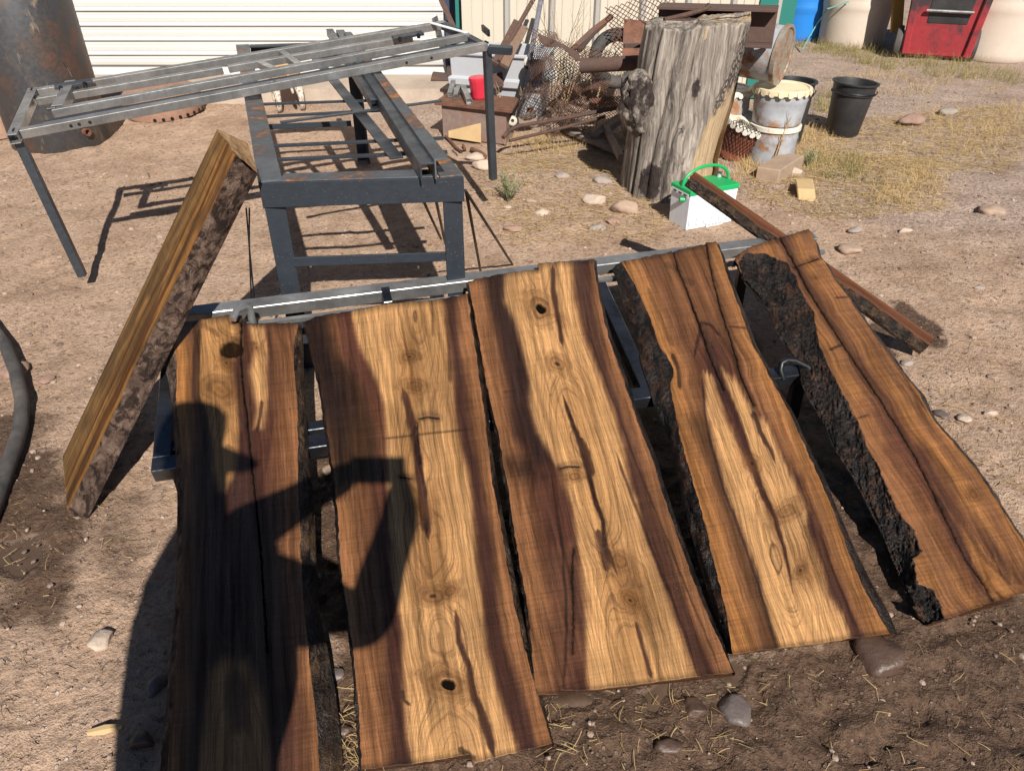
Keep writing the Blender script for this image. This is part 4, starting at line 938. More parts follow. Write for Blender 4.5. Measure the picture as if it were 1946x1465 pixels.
# ------------------------------------------------------------------ table frame lying over the bench
def make_frame():
    LF = G(30, 256, .70); LB = G(64, 178, .76); RB = G(848, 47, .93); RF = G(925, 88, .89)
    r = empty('table_frame', (float(LF[0] + RF[0]) / 2, float(LF[1] + RF[1]) / 2, 0))
    up = np.cross(RF - LF, LB - LF); up /= np.linalg.norm(up)
    ex = (RF - LF) / np.linalg.norm(RF - LF); ey = (LB - LF) / np.linalg.norm(LB - LF); eyr = (RB - RF) / np.linalg.norm(RB - RF)
    w = .036; W = dict(up=up)
    MB().hollow(LF + ex * .02, RF, w, .003, up).build('long_rail', STEEL, r, bevel=.002)
    MB().hollow(LB + ex * .02, RB, w, .003, up).build('long_rail', STEEL, r, bevel=.002)
    MB().hollow(LF - ey * .05, LB + ey * .02, w + .004, .003, up).build('end_rail', STEEL, r, bevel=.002)
    MB().hollow(RF - ex * .02 + eyr * .02, RB - ex * .02 - eyr * .02, w, .003, up).build('end_rail', STEEL_DK, r, bevel=.002)
    # inner doubled rails, welded on beside the outer ones
    MB().hollow(LF + ey * .052 + ex * .10, RF + eyr * .052 - ex * .03, .026, .003, up).build('inner_rail', STEEL_DK, r, bevel=.002)
    i0, i1 = LF + ey * .135 + ex * .13 + up * .014, RF + eyr * .15 - ex * .02 + up * .014
    MB().hollow(i0, i1, .034, .003, up).build('inner_rail', STEEL, r, bevel=.002)
    a, b = LB - ey * .115 + ex * .03, RB - eyr * .13 - ex * .25
    m = lerp(a, b, .46); m2 = lerp(a, b, .475)
    MB().hollow(a, m, .032, .003, up).build('inner_rail', STEEL, r, bevel=.002)
    MB().hollow(m2, b, .032, .003, up).build('inner_rail', STEEL, r, bevel=.002)
    def at_px(p, q, px):
        best = min(np.linspace(0, 1, 400), key=lambda t: abs(CX + FPX * lerp(p, q, t)[0] / (lerp(p, q, t)[1] * CP + (CAM_H - lerp(p, q, t)[2]) * SP) - px))
        return lerp(p, q, best)
    # cross pieces
    MB().hollow(LF + ex * .15 + ey * .155 + up * .012, LB + ex * .17 - ey * .02 + up * .012, .046, .003, up).build('cross_rail', STEEL, r, bevel=.002)
    for (p0, p1, x0, x1) in ((a, b, 494, 524), (LB, RB, 533, 572)):
        MB().hollow(at_px(p0, p1, x0) - up * .002, at_px(i0, i1, x1) - up * .002, .032, .003, up).build('cross_rail', STEEL, r, bevel=.002)
    for s_ in (G(140, 160, .80), G(775, 68, .915)):
        MB().bar(s_ - ex * .08, s_ + ex * .08, .05, .012, up).build('splice_plate', STEEL_DK, r, bevel=.001)
        for k in (-.05, .05):
            MB().lathe([(.009, 0), (.009, .02), (.004, .024)], 8, Matrix.Translation(V3(s_ + ex * k - ey * .035 - up * .012)), True, True).build('bolt', BLACKSTEEL, r)
    # weld beads at the joints
    for q_, dd in ((LF, ey), (LB, ey), (RF, eyr), (RB, eyr), (i0, ex), (a, ey), (b, ey), (lerp(LF, RF, .5), ex)):
        pts_ = [q_ + dd * (k * .006 - .018) + up * (.0185 + .001 * math.sin(k * 2.2)) for k in range(7)]
        MB().tube(pts_, [.004 + .0014 * (k % 2) for k in range(7)], 6).build('weld_bead', BLACKSTEEL, r, smooth=True)
    # legs
    foot = D(157, 524, float(LF[1]) + .01); top = LF - up * .02
    MB().hollow(top, foot, .036, .003, ey).build('leg', STEEL_DK, r, bevel=.002)
    foot = D(937, 341, float(RF[1]) + .02); top = RF - up * .02
    MB().hollow(top, foot, .036, .003, eyr).build('leg', STEEL_DK, r, bevel=.002)
    MB().hollow(RF - up * .01 - eyr * .02, RF + ex * .09 - eyr * .09 - up * .015, .036, .003, up).build('stub', STEEL_DK, r, bevel=.002)
    q = RF + ex * .05 + eyr * .12 + up * .035
    MB().bar(q - eyr * .05, q + eyr * .06 + ex * .02, .012, .03, up).build('stub', BLACKSTEEL, r)
    q0, q1 = at_px(i0, i1, 886) + up * .020, at_px(LB, RB, 820) + up * .021
    MB().bar(q0, q1, .022, .003, up).build('strap', STRAP, r)
    q = LF + ex * .15 + ey * .62
    MB().tube([q, q + [-.015, .01, .04], q + [-.025, .01, .065]], .0035, 6).build('weld_rod', BLACKSTEEL, r)
    for t_ in (.10, .115, .135, .80, .86):
        q = lerp(LF, RF, t_) - ey * (w / 2 + .001)
        MB().lathe([(.007, 0), (.006, .003), (.002, .004)], 8, Matrix.Translation(V3(q)) @ Matrix.Rotation(math.pi / 2, 4, 'X'), True, True).build('bolt', BLACKSTEEL, r)
    tag(r, 'bare steel tube table frame with doubled rails lying tilted across the bench', 'table frame')
make_frame()

# ------------------------------------------------------------------ leaning boards
def mk_end():
    m = M('end_grain_wood'); p = m.obj(); n = m.noise(p, 60, 5, .65); n2 = m.noise(m.map(p, (8, 30, 30)), 1.0, 4, .6)
    c = m.ramp(m.math('ADD', m.math('MULTIPLY', n, .5), m.math('MULTIPLY', n2, .5)), [(.35, (.10, .055, .028)), (.5, (.25, .15, .075)), (.65, (.36, .23, .12))])
    m.set(col=c, rough=.85, spec=.2, normal=m.bump(n, .8, .005)); return m.mat
ENDG = mk_end()
def wood_block(name, label, c8, colfun, seed, nu=60, nt=260, bark_side=None, dry=.9, group=None):
    """board from its 8 corners: bottom (a,b,c,d) and top (e,f,g,h); face a-b/e-f is the sawn face, b-c/f-g the live edge"""
    a, b, c, d, e, f, g, h = [np.array(x, float) for x in c8]
    base = np.array([a, b, c, d]).mean(0); base[2] = 0
    u = np.linspace(0, 1, nu)[None, :, None]; t = np.linspace(0, 1, nt)[:, None, None]
    root = None
    def face(p0, p1, q0, q1): return (p0 * (1 - u) + p1 * u) * (1 - t) + (q0 * (1 - u) + q1 * u) * t
    T1 = np.linspace(0, 1, nt)
    wob = (fbm(T1 * 7, T1 * 0 + seed, 3, seed) - .5) * .022
    en = (b - a) / np.linalg.norm(b - a)
    F1 = face(a, b, e, f); F1 = F1 + en * (u[..., :] * wob[:, None, None])
    U, Tt = np.meshgrid(u[0, :, 0], T1)
    L = np.linalg.norm(e - a); Wd = np.linalg.norm(b - a)
    col = colfun(U, Tt)
    ab = np.stack([Tt * L + seed, U * Wd + seed * 2 + (fbm(Tt * 4, Tt * 0, 2, seed) - .5) * .03, 0 * U], -1)
    ring = np.abs(U - .45) * Wd * 1.0 + (fbm(U * 3, Tt * 5, 3, seed) - .5) * .02
    back = face(d, c, h, g); 
    i = np.arange(nt * nu).reshape(nt, nu)
    q = np.stack([i[:-1, :-1], i[:-1, 1:], i[1:, 1:], i[1:, :-1]], -1).reshape(-1, 4)
    V = np.concatenate([F1.reshape(-1, 3), back.reshape(-1, 3)]); n = nt * nu
    qs = [q, q[:, ::-1] + n]
    e1 = i[:, 0]; qs.append(np.stack([e1[:-1], e1[1:], e1[1:] + n, e1[:-1] + n], -1))
    o = fast_mesh(name, V - base, np.concatenate(qs), WOOD)
    o.location = base; ROOTS[o.name] = V3(base)
    cattr(o, 'wood', np.concatenate([col.reshape(-1, 3)] * 2)); fattr(o, 'ring', np.concatenate([ring.ravel()] * 2)); fattr(o, 'rs', np.full(2 * n, .55)); fattr(o, 'crack', np.zeros(2 * n)); fattr(o, 'dry', np.full(2 * n, dry)); vattr(o, 'ab', np.concatenate([ab.reshape(-1, 3)] * 2))
    # sawn ends with checks, a little ragged
    for row, nm in ((0, 'end_grain'), (-1, 'end_grain')):
        f0, f1 = F1[row], back[row]; K2 = 12
        kk2 = np.linspace(0, 1, K2)[:, None, None]
        g = f0[None] * (1 - kk2) + f1[None] * kk2
        ux = np.linspace(0, 1, nu)[None, :]; ky = np.linspace(0, 1, K2)[:, None]
        lift = (fbm(ux * 14 + 0 * ky, ky * 6 + 0 * ux, 3, seed + 50) - .5) * .006
        g = g + ((e - a) / L)[None, None] * ((lift + .0008) * (1 if row == -1 else -1))[..., None]
        ii = np.arange(K2 * nu).reshape(K2, nu)
        q2 = np.stack([ii[:-1, :-1], ii[:-1, 1:], ii[1:, 1:], ii[1:, :-1]], -1).reshape(-1, 4)
        fast_mesh(nm, g.reshape(-1, 3) - base, q2 if row == -1 else q2[:, ::-1], ENDG, o)
    # live edge
    K = 24; kk = np.linspace(0, 1, K)[None, :, None]; nt2 = nt
    A = F1[:, -1][:, None]; B = back[:, -1][:, None]
    E = A * (1 - kk) + B * kk
    mid = ((F1[:, -1] + back[:, -1]) / 2 - (F1[:, 0] + back[:, 0]) / 2); mid /= np.linalg.norm(mid, axis=1)[:, None]
    KK, TT = np.meshgrid(kk[0, :, 0], T1)
    nz = (fbm(TT * 40, KK * 5, 4, seed + 3) - .42) * .02 * np.sin(np.pi * KK) + .012 * np.sin(np.pi * KK)
    E = E + mid[:, None] * nz[..., None]
    i = np.arange(nt * K).reshape(nt, K)
    q = np.stack([i[:-1, :-1], i[:-1, 1:], i[1:, 1:], i[1:, :-1]], -1).reshape(-1, 4)
    fast_mesh('bark_edge', E.reshape(-1, 3) - base, q, bark_side or BARK_DRY, o)
    tag(o, label, 'wood board', group)
    return o
def col_lean(U, T):
    x = U + (fbm(U * 3, T * 3, 3, 4) - .5) * .34 + (fbm(U * 16, T * 5, 3, 14) - .5) * .12 + (T - .5) * .16
    st = [(0, srgb(150, 118, 74)), (.3, srgb(166, 130, 80)), (.42, srgb(150, 112, 66)), (.50, srgb(96, 64, 40)), (.55, srgb(170, 128, 74)), (.64, srgb(180, 136, 78)), (.70, srgb(110, 74, 44)), (.78, srgb(120, 80, 46)), (.84, srgb(184, 136, 74)), (1, srgb(172, 118, 62))]
    xs = [s[0] for s in st]
    c = np.stack([np.interp(x, xs, [s[1][k] for s in st]) for k in range(3)], -1)
    g = sstep(.46, .68, fbm(U * 5, T * 7, 4, 15))[..., None] * .6
    c = c * (1 + (fbm(U * 40, T * 9, 3, 18) - .5) * .9 + (fbm(U * 3, T * 60, 2, 19) - .5) * .35)[..., None]
    return (c * (1 - g) + srgb(84, 68, 50) * g) * np.array([.38, .355, .37])
# corners from the photograph: near bottom on the ground, top against the bench corner
a_ = G(119, 868, .075); b_ = G(128, 968, .012); c_ = G(168, 984, .0); d_ = G(165, 880, .06)
e_ = D(412, 247, 2.30); f_ = D(448, 296, 2.26); g_ = D(490, 330, 2.33); h_ = D(470, 272, 2.38)
wood_block('leaning_board', 'dry thick live-edge board leaning against the bench front left corner', [a_, b_, c_, d_, e_, f_, g_, h_], col_lean, 5, dry=.75)
# orange broken chip on its top
def col_pl(U, T):
    x = U + (fbm(U * 4, T * 14, 3, 24) - .5) * .3
    c = np.stack([np.interp(x, [0, .4, .6, 1], [s[k] for s in (srgb(128, 84, 60), srgb(112, 70, 48), srgb(90, 54, 38), srgb(120, 78, 54))]) for k in range(3)], -1)
    return c * .6
b0 = G(1745, 668, .004); b1 = D(1308, 345, 3.02)
ax = (b1 - b0) / np.linalg.norm(b1 - b0)
side = np.cross(ax, [0, 0, 1.0]); side /= np.linalg.norm(side); nrm_ = np.cross(side, ax)
tk, wd = .030, .085
up1 = np.array([0, 0, 1.0])
nf = nrm_ if nrm_[2] > 0 else -nrm_
sd_ = -side if side[1] > 0 else side      # towards the viewer
A0 = b0 + nf * .03
q = lambda p, s, n_: p + sd_ * s + nf * n_
wood_block('leaning_plank', 'narrow rust-brown plank leaning on the stand behind the rightmost slab', [q(A0, -.012, .05), q(A0, .03, .03), q(A0, .03, -.025), q(A0, -.012, -.025), q(b1, -.012, .045), q(b1, .03, .03), q(b1, .03, -.012), q(b1, -.012, -.012)], col_pl, 9, nu=24, nt=200, bark_side=BARK_MID, dry=.6)

# ------------------------------------------------------------------ building
def make_building():
    DY, WY = 7.16, 6.85
    r = empty('metal_building', (-1.2, 7.4, 0))
    x0, x1 = -5.6, -.60
    # door: corrugated curtain of slats
    d = MB().bar((x0, DY + .05, .15), (x0, DY + .05, 2.6), .02, .02)
    door = MB().add([(x0, DY + .03, .12), (x1, DY + .03, .12), (x1, DY + .03, 2.75), (x0, DY + .03, 2.75)], [(0, 1, 2, 3)]).build('roll_up_door', WHITE_STEEL, r)
    pitch = .118; n = 22
    prof = [(0.0, .008), (.008, .002), (.030, -.004), (.046, -.006), (.052, -.003), (.058, -.006), (.090, -.008), (.0915, -.024), (.100, -.026), (.108, -.020), (.114, -.004), (.1175, .008)]
    me = None
    for k in range(n):
        z0 = .205 + k * pitch
        if me is None:
            vs = []; fs = []
            for z, y in prof: vs += [(x0, y, z), (x1, y, z)]
            for i in range(len(prof) - 1): fs.append((2 * i, 2 * i + 1, 2 * i + 3, 2 * i + 2))
            s = mesh('slat', vs, fs, WHITE_STEEL, door, False); me = s.data
        else:
            s = bpy.data.objects.new('slat', me); COL.objects.link(s); s.parent = door
        s.location = (1.2, DY - 7.4 , z0)
    MB().bar((x0, DY - .005, .165), (x1, DY - .005, .165), .03, .075).build('bottom_bar', GREYPL, door)
    # wall panels right of the door with raised seams
    X = -.42; W = .376; k = 0
    while X < 2.02:
        MB().add([(X, WY, .10), (X + W - .002, WY, .10), (X + W - .002, WY, 2.9), (X, WY, 2.9)], [(0, 1, 2, 3)]).build('wall_panel', CREAM_SIDING, r)
        xr = X + W
        vs = [(xr - .030, WY - .001, .10), (xr - .014, WY - .032, .10), (xr + .014, WY - .032, .10), (xr + .030, WY - .001, .10)]
        vs += [(a, b, 2.9) for a, b, _ in vs]
        MB().add(vs, [(0, 1, 5, 4), (1, 2, 6, 5), (2, 3, 7, 6), (0, 3, 2, 1)]).build('wall_seam', GREY_SIDING, r)
        for sx in (.10, .19, .28):
            MB().bar((X + sx, WY - .004, .101), (X + sx, WY - .004, 2.9), .03, .008, (0, 1, 0)).build('wall_rib', CREAM_SIDING, r)
        X += W
    MB().add([(-.47, WY - .02, 0), (-.44, WY - .02, 0), (-.44, WY - .02, 2.9), (-.47, WY - .02, 2.9), (-.47, DY, 0), (-.47, DY, 2.9)], [(0, 1, 2, 3), (4, 0, 3, 5)]).build('corner_trim', GREEN_TRIM, r)
    MB().bar((-.53, DY - .03, .1), (-.53, DY - .03, 2.9), .11, .02, (0, 1, 0)).build('door_jamb', plastic('shade_blue_jamb', (.03, .045, .09), (.05, .05, .06), .2), r)  # shade of the door reveal is put into this dark blue colour
    MB().bar((2.20, WY - .01, 0), (2.20, WY - .01, 2.9), .30, .03, (0, 1, 0)).build('corner_trim', GREEN_TRIM, r)
    MB().hexa([(-.42, WY + .02, -.05), (2.05, WY + .02, -.05), (2.05, WY + .2, -.05), (-.42, WY + .2, -.05), (-.42, WY - .03, .099), (2.05, WY - .03, .099), (2.05, WY + .2, .099), (-.42, WY + .2, .099)]).build('footing', CONCRETE, r)
    MB().hexa([(2.35, WY, -.05), (2.36, WY, -.05), (2.36, 12.5, -.05), (2.35, 12.5, -.05), (2.35, WY, 2.9), (2.36, WY, 2.9), (2.36, 12.5, 2.9), (2.35, 12.5, 2.9)]).build('side_wall', GREEN_TRIM, r)
    MB().hexa([(-6.5, WY - .2, 2.85), (2.6, WY - .2, 2.85), (2.6, 12.6, 3.3), (-6.5, 12.6, 3.3), (-6.5, WY - .2, 2.9), (2.6, WY - .2, 2.9), (2.6, 12.6, 3.35), (-6.5, 12.6, 3.35)]).build('roof', GREY_SIDING, r)
    MB().hexa([(-6.5, DY + .06, -.05), (-5.6, DY + .06, -.05), (-5.6, DY + .2, -.05), (-6.5, DY + .2, -.05), (-6.5, DY + .06, 2.9), (-5.6, DY + .06, 2.9), (-5.6, DY + .2, 2.9), (-6.5, DY + .2, 2.9)]).build('wall_panel', CREAM_SIDING, r)
    tag(r, 'metal workshop building with white ribbed roll-up door and cream siding', 'building')
    ap = MB().hexa([(-6.2, 6.62, -.05), (-.45, 6.62, -.05), (-.45, 7.3, -.05), (-6.2, 7.3, -.05), (-6.2, 6.64, .115), (-.45, 6.64, .115), (-.45, 7.3, .118), (-6.2, 7.3, .118)]).build('pavement', CONCRETE)
    tag(ap, 'concrete apron in front of the roll-up door', kind='structure')
make_building()

# ------------------------------------------------------------------ tank and rusty things on the left
def lathe_thing(name, prof, loc, mat, label, cat, n=40, tilt=None, group=None, wob=None):
    Mx = Matrix.Translation(Vector(loc)) @ (tilt if tilt is not None else Matrix.Identity(4))
    return thing(MB().lathe(prof, n, Mx, True, True, wob), name, mat, label, cat, group, smooth=True)
def make_tank():
    c = (-3.30, 5.52, 0)
    r = empty('steel_tank', c)
    MB().lathe([(.325, -.01), (.33, .0), (.33, 1.12), (.325, 1.13), (.0, 1.16)], 56, Matrix.Translation(Vector(c)), False, True).build('shell', TANKM, r, smooth=True)
    for px, py in ((168, 236), (192, 258)):
        p = D(px, py, 5.25)
        ang = math.atan2(p[1] - c[1], p[0] - c[0]); q = Vector((c[0] + .33 * math.cos(ang), c[1] + .33 * math.sin(ang), p[2]))
        Mx = Matrix.Translation(q) @ Vector((math.cos(ang), math.sin(ang), 0)).to_track_quat('Z', 'Y').to_matrix().to_4x4()
        MB().lathe([(.028, -.01), (.028, .03), (.018, .03), (.016, .0)], 16, Mx, True, False).build('pipe_fitting', RUST_RED, r, smooth=True)
    tag(r, 'tall dark steel cylinder tank standing on the dirt by the roll-up door', 'tank')
make_tank()
def make_endcap():
    c = G(300, 222, 0); c = np.array([c[0], c[1] + .16, 0])
    r = empty('tank_end_cap', c)
    Mx = Matrix.Translation(V3(c)) @ Matrix.Rotation(.09, 4, 'X')
    R = .31
    MB().lathe([(R, .02), (R, .14), (R - .012, .165), (R * .8, .195), (R * .4, .215), (.02, .22)], 48, Mx, True, False).build('dished_shell', rusty('dusty_rust', (.30, .17, .11), .5, .8, scale=5, rust=((.13, .07, .05), (.24, .12, .075)), base2=(.24, .13, .09)), r, smooth=True)
    for k in range(9):
        a = -1.45 + k * .21; p = Vector(((R + .001) * math.cos(a), (R + .001) * math.sin(a), .035))
        MB().lathe([(.014, 0), (.013, .004), (.003, .0045)], 12, Mx @ Matrix.Translation(p) @ Vector((math.cos(a), math.sin(a), 0)).to_track_quat('Z', 'Y').to_matrix().to_4x4(), True, True).build('hole', BLACKSTEEL, r)
    tag(r, 'rusty dished tank end with row of holes along its lower rim', 'tank end')
make_endcap()
p = G(-5, 262, 0)
lathe_thing('rusty_drum', [(.30, 0), (.30, .16), (.285, .20), (.20, .26), (.0, .27)], (p[0] - .13, p[1] + .2, 0), rusty('rust_dusty_drum', (.36, .24, .17), .45, .7, scale=4, base2=(.3, .18, .12), rust=((.14, .05, .03), (.3, .13, .07))), 'low rusty drum partly cut off at the left edge behind the tank', 'drum')
# curved hose at the left edge
hp = [(-30, 600), (10, 655), (30, 705), (42, 760), (40, 810), (26, 855), (10, 900), (-5, 945), (-25, 1000)]
thing(MB().tube([G(x, y, .027) for x, y in hp], .024, 12), 'hose', RUBBER, 'dusty black hose curving in at the left edge of the dirt', 'hose', smooth=True)

# ------------------------------------------------------------------ junk by the siding
def make_tote():
    r = empty('plastic_tote', G(950, 225, 0))
    A, B, C = D(868, 172, 6.25), D(1018, 232, 5.95), None
    z = .0; a = np.array([-.47, 6.22, 0]); b = np.array([.22, 6.0, 0]); dv = np.array([.10, .42, 0])
    def ringb(z, g): 
        ex = (b - a) / np.linalg.norm(b - a); ey = dv / np.linalg.norm(dv)
        return [a - ex * g - ey * g + [0, 0, z], b + ex * g - ey * g + [0, 0, z], b + ex * g + dv + ey * g + [0, 0, z], a - ex * g + dv + ey * g + [0, 0, z]]
    rings = [ringb(.0, -.03), ringb(.24, .0), ringb(.245, .03), ringb(.30, .032), ringb(.305, .008), ringb(.46, .014), ringb(.465, .035), ringb(.49, .035), ringb(.49, .0), ringb(.30, -.01)]
    vs = sum(rings, []); fs = [(3, 2, 1, 0)]
    for k in range(len(rings) - 1):
        for i in range(4):
            j = (i + 1) % 4; fs.append((k * 4 + i, k * 4 + j, k * 4 + 4 + j, k * 4 + 4 + i))
    fs.append(tuple((len(rings) - 1) * 4 + i for i in range(4)))
    MB().add(vs, fs).build('tub', GREYPL, r, bevel=.006)
    tag(r, 'pale grey plastic tote standing against the cream siding', 'tote')
make_tote()
def make_rustbox():
    c = G(903, 268, 0); r = empty('rusty_box_stand', (c[0], c[1] + .1, 0))
    a = G(842, 262, 0); b = G(962, 276, 0); dv = np.array([.06, .30, 0]); H = .235
    MB().hexa([a, b, b + dv, a + dv, a + [0, 0, H], b + [0, 0, H], b + dv + [0, 0, H], a + dv + [0, 0, H]]).build('body', rusty('dusty_rust_box', (.24, .17, .14), .42, .75, scale=5, rust=((.16, .08, .055), (.27, .14, .1))), r, bevel=.004)
    ex = (b - a) / np.linalg.norm(b - a)
    k = [a - ex * .055 + [0, -.03, H], b + ex * .045 + [0, -.045, H], b + dv + ex * .04 + [0, .03, H], a + dv - ex * .02 + [0, .03, H]]
    MB().hexa([*k, *[p + [0, 0, .022] for p in k]]).build('top_plate', RUST_RED, r, bevel=.002)
    tag(r, 'low rust-brown steel box stand with overhanging plate top', 'steel stand')
    return H + .022, a, b, dv
Hb, a, b, dv = make_rustbox()
def on_top(px, py): return G(px, py, Hb)
def make_cup():
    c = on_top(912, 188); r = empty('red_tumbler', c)
    Mx = Matrix.Translation(V3(c)) @ Matrix.Rotation(-.06, 4, 'Y')
    w = lambda a_, z: .03 * math.cos(a_ * 14) if .02 < z < .13 else 0
    MB().lathe([(.05, 0), (.056, .006), (.062, .02), (.066, .12), (.070, .128), (.070, .148), (.066, .152)], 56, Mx, True, True, w).build('cup', REDCUP, r, smooth=True)
    tag(r, 'bright red ribbed tumbler upside down on the rusty box stand', 'tumbler')
make_cup()
for (p0, p1, w, lab) in [((855, 186), (862, 166), .034, 'small square tube offcut with open end, left of two on the rusty box stand'), ((866, 189), (872, 176), .032, 'small bright square tube offcut lying against another on the rusty box stand'), ((892, 201), (880, 178), .042, 'grey square tube offcut overhanging the rusty box stand front edge')]:
    q0 = on_top(*p0) + [0, 0, w / 2 + .003]; q1 = on_top(*p1) + [0, 0, w / 2 + .02]
    thing(MB().hollow(q0, q1, w, .004, (0, 0, 1), .03), 'tube_offcut', STEEL, lab, 'steel offcut', 'tube offcuts on the rusty box')
q0 = on_top(938, 168)
thing(MB().bar(q0 + [-.01, 0, .05], q0 + [.07, .03, .06], .02, .10), 'rusty_bracket', RUST, 'rusty bracket standing behind the red tumbler', 'bracket')
# pine offcut leaning on the box
a1 = G(852, 262, .01); b1_ = G(914, 272, .01); n_ = np.array([.0, .055, .125])
k = [a1, b1_, b1_ + [0, .025, 0], a1 + [0, .025, 0]]
thing(MB().hexa([*k, *[p + n_ for p in k]]), 'pine_block', CARD, 'clean yellow pine offcut leaning on the front of the rusty box stand', 'wood block', bevel=.002)
# chain hook
ch = [(846, 258), (856, 268), (866, 280), (876, 288), (884, 284), (880, 276)]
thing(MB().tube([G(x, y, .012) for x, y in ch], .010, 8), 'rusty_hook', RUST_RED, 'rusty curled hook lying on the dirt below the pine offcut', 'hook', smooth=True)
thing(MB().tube([G(896, 284, .018), G(912, 290, .02), G(922, 298, .015)], .016, 8), 'rusty_bolt', RUST_RED, 'short rusty bar lying beside the curled hook', 'bar', smooth=True)
# dark pile by the door corner
for (px, py, z, s, lab) in [((838), 152, .12, (.09, .05, .06), 'dark steel scrap block nearest the roll-up door corner'), (862, 150, .12, (.07, .06, .10), 'dark scrap block against the door jamb coloured as in shade')]:
    c = G(px, py, z); sx, sy, sz = s
    thing(MB().hexa([(c[0] - sx, c[1] - sy, z), (c[0] + sx, c[1] - sy, z), (c[0] + sx * .8, c[1] + sy, z), (c[0] - sx * .8, c[1] + sy, z), (c[0] - sx * .8, c[1] - sy * .5, z + sz), (c[0] + sx * .6, c[1] - sy * .5, z + sz), (c[0] + sx * .6, c[1] + sy, z + sz * .8), (c[0] - sx * .8, c[1] + sy, z + sz)]), 'scrap_block', RUST_DK, lab, 'scrap metal', 'scrap blocks at the door corner', bevel=.004)
thing(MB().angle(D(866, 62, 6.7) , D(832, -14, 6.9), .05, .04, .006), 'rusty_strut', RUST, 'rusty angle strut leaning at the right end of the roll-up door', 'strut')

def diamond_mesh(surf, nu, nv, wr):
    """expanded metal over surf(u,v): thin zigzag strands with depth"""
    mb = MB(); pts = {}
    for i in range(nu + 1):
        for j in range(nv + 1):
            if (i + j) % 2 == 0: pts[i, j] = np.array(surf(i / nu, j / nv))
    for (i, j), p in pts.items():
        for di in (-1, 1):
            q = pts.get((i + di, j + 1))
            if q is not None:
                d = q - p; L = np.linalg.norm(d)
                if L < 1e-5 or L > .35: continue
                x = np.cross(d, [.3, .9, .2]); x /= np.linalg.norm(x); y = np.cross(d / L, x)
                mb.add([p + x * wr, p - x * wr * .5 + y * wr * .87, p - x * wr * .5 - y * wr * .87, q + x * wr, q - x * wr * .5 + y * wr * .87, q - x * wr * .5 - y * wr * .87], [(0, 1, 4, 3), (1, 2, 5, 4), (2, 0, 3, 5)])
    return mb
# crumpled drape of expanded metal
def drape(u, v):
    x = lerp([1000, 1165], [1010, 1170], v)
    px = 1000 + 170 * u + 12 * math.sin(9 * u + 5 * v) - 6 * v
    top = 62 + 60 * max(0, u - .25) - 30 * max(0, .25 - u)
    bot = 235 - 20 * math.sin(3.1 * u)
    py = top + (bot - top) * v
    Y = 5.85 - .35 * math.sin(math.pi * v) * (.6 + .4 * math.sin(8 * u)) + .12 * math.sin(13 * u + 3 * v) + .08 * math.sin(21 * v + 6 * u)
    p = D(px + 6 * math.sin(14 * v + 9 * u), py, Y); p[2] = max(p[2], .01)
    return p
thing(diamond_mesh(drape, 58, 44, .0024), 'expanded_metal_sheet', MESHM, 'crumpled rusty expanded-metal sheet hanging in a heap by the siding', 'metal mesh', 'rusty expanded metal')
def drape2(u, v):
    px = 1035 + 100 * u + 10 * math.sin(11 * v); py = 105 + 145 * v + 10 * math.sin(7 * u)
    p = D(px, py, 5.95 - .4 * v + .1 * math.sin(17 * u)); p[2] = max(p[2], .01); return p
thing(diamond_mesh(drape2, 34, 30, .0022), 'expanded_metal_sheet', MESHM, 'second layer of rusty expanded metal crushed behind the hanging heap', 'metal mesh', 'rusty expanded metal')
def fence(u, v):
    px = 1150 + 135 * u + 20 * v * (1 - u); py = -40 + 150 * v + 6 * math.sin(5 * u)
    py = py + (1 - u) * 55 * (1 - v)
    return D(px, py, 6.1 + .1 * math.sin(4 * u))
thing(diamond_mesh(fence, 26, 22, .0035), 'wire_fence_panel', MESHM, 'dark diamond wire panel leaning against the siding behind the stump', 'wire panel', 'rusty expanded metal')
def mat_low(u, v):
    p = D(1120 + 60 * u, 188 + 22 * v - 6 * u, 5.4); p[2] = max(.02, p[2]); return p
thing(diamond_mesh(mat_low, 22, 8, .004), 'expanded_metal_strip', RUST_RED, 'red-brown expanded-metal strip standing low beside the burl', 'metal mesh', 'rusty expanded metal')
# bent rusty sheet on the heap
sv = []; sf = []
n = 14
for i in range(n + 1):
    u = i / n; px = 1022 + 78 * u; py = 64 + 28 * u + 8 * u * u
    p = D(px, py, 5.75); q_ = D(px + 4, py + 14 + 5 * math.sin(9 * u), 5.55)
    sv += [p, q_, q_ - [0, 0, .006], p - [0, 0, .006]]
for i in range(n):
    o_ = 4 * i
    for k in range(4): sf.append((o_ + k, o_ + (k + 1) % 4, o_ + 4 + (k + 1) % 4, o_ + 4 + k))
sf += [(3, 2, 1, 0), (4 * n, 4 * n + 1, 4 * n + 2, 4 * n + 3)]
thing(MB().add(sv, sf), 'rusty_sheet', RUST, 'bent rusty sheet strip lying on top of the mesh heap', 'metal sheet')
# poles, pipes, boards leaning on the siding
def pole(name, pts, rr, mat, label, cat='pole', n=8, group='poles and bars propped against the siding'):
    return thing(MB().tube(pts, rr, n), name, mat, label, cat, group, smooth=True)
def dpts(*l): return [D(x, y, Y) for x, y, Y in l]
pole('iron_bar', dpts((948, 118, 5.95), (985, 50, 6.3), (1018, -8, 6.6)), .018, RUST, 'thin rust-brown bar slanting up the siding, leftmost of the leaning scrap')
thing(MB().bar(D(940, 122, 5.95), D(982, 42, 6.45), .055, .03, (0, -1, .3)), 'rusty_channel', RUST, 'short rusty channel leaning on the siding right of the table frame end', 'steel channel', bevel=.003)
thing(MB().bar(D(958, 126, 5.9), D(995, 52, 6.35), .07, .03, (0, -1, .3)), 'weathered_board', rusty('old_board', (.2, .13, .09), .4, .8, scale=6), 'weathered brown board leaning beside the rusty channel', 'wood board', bevel=.003)
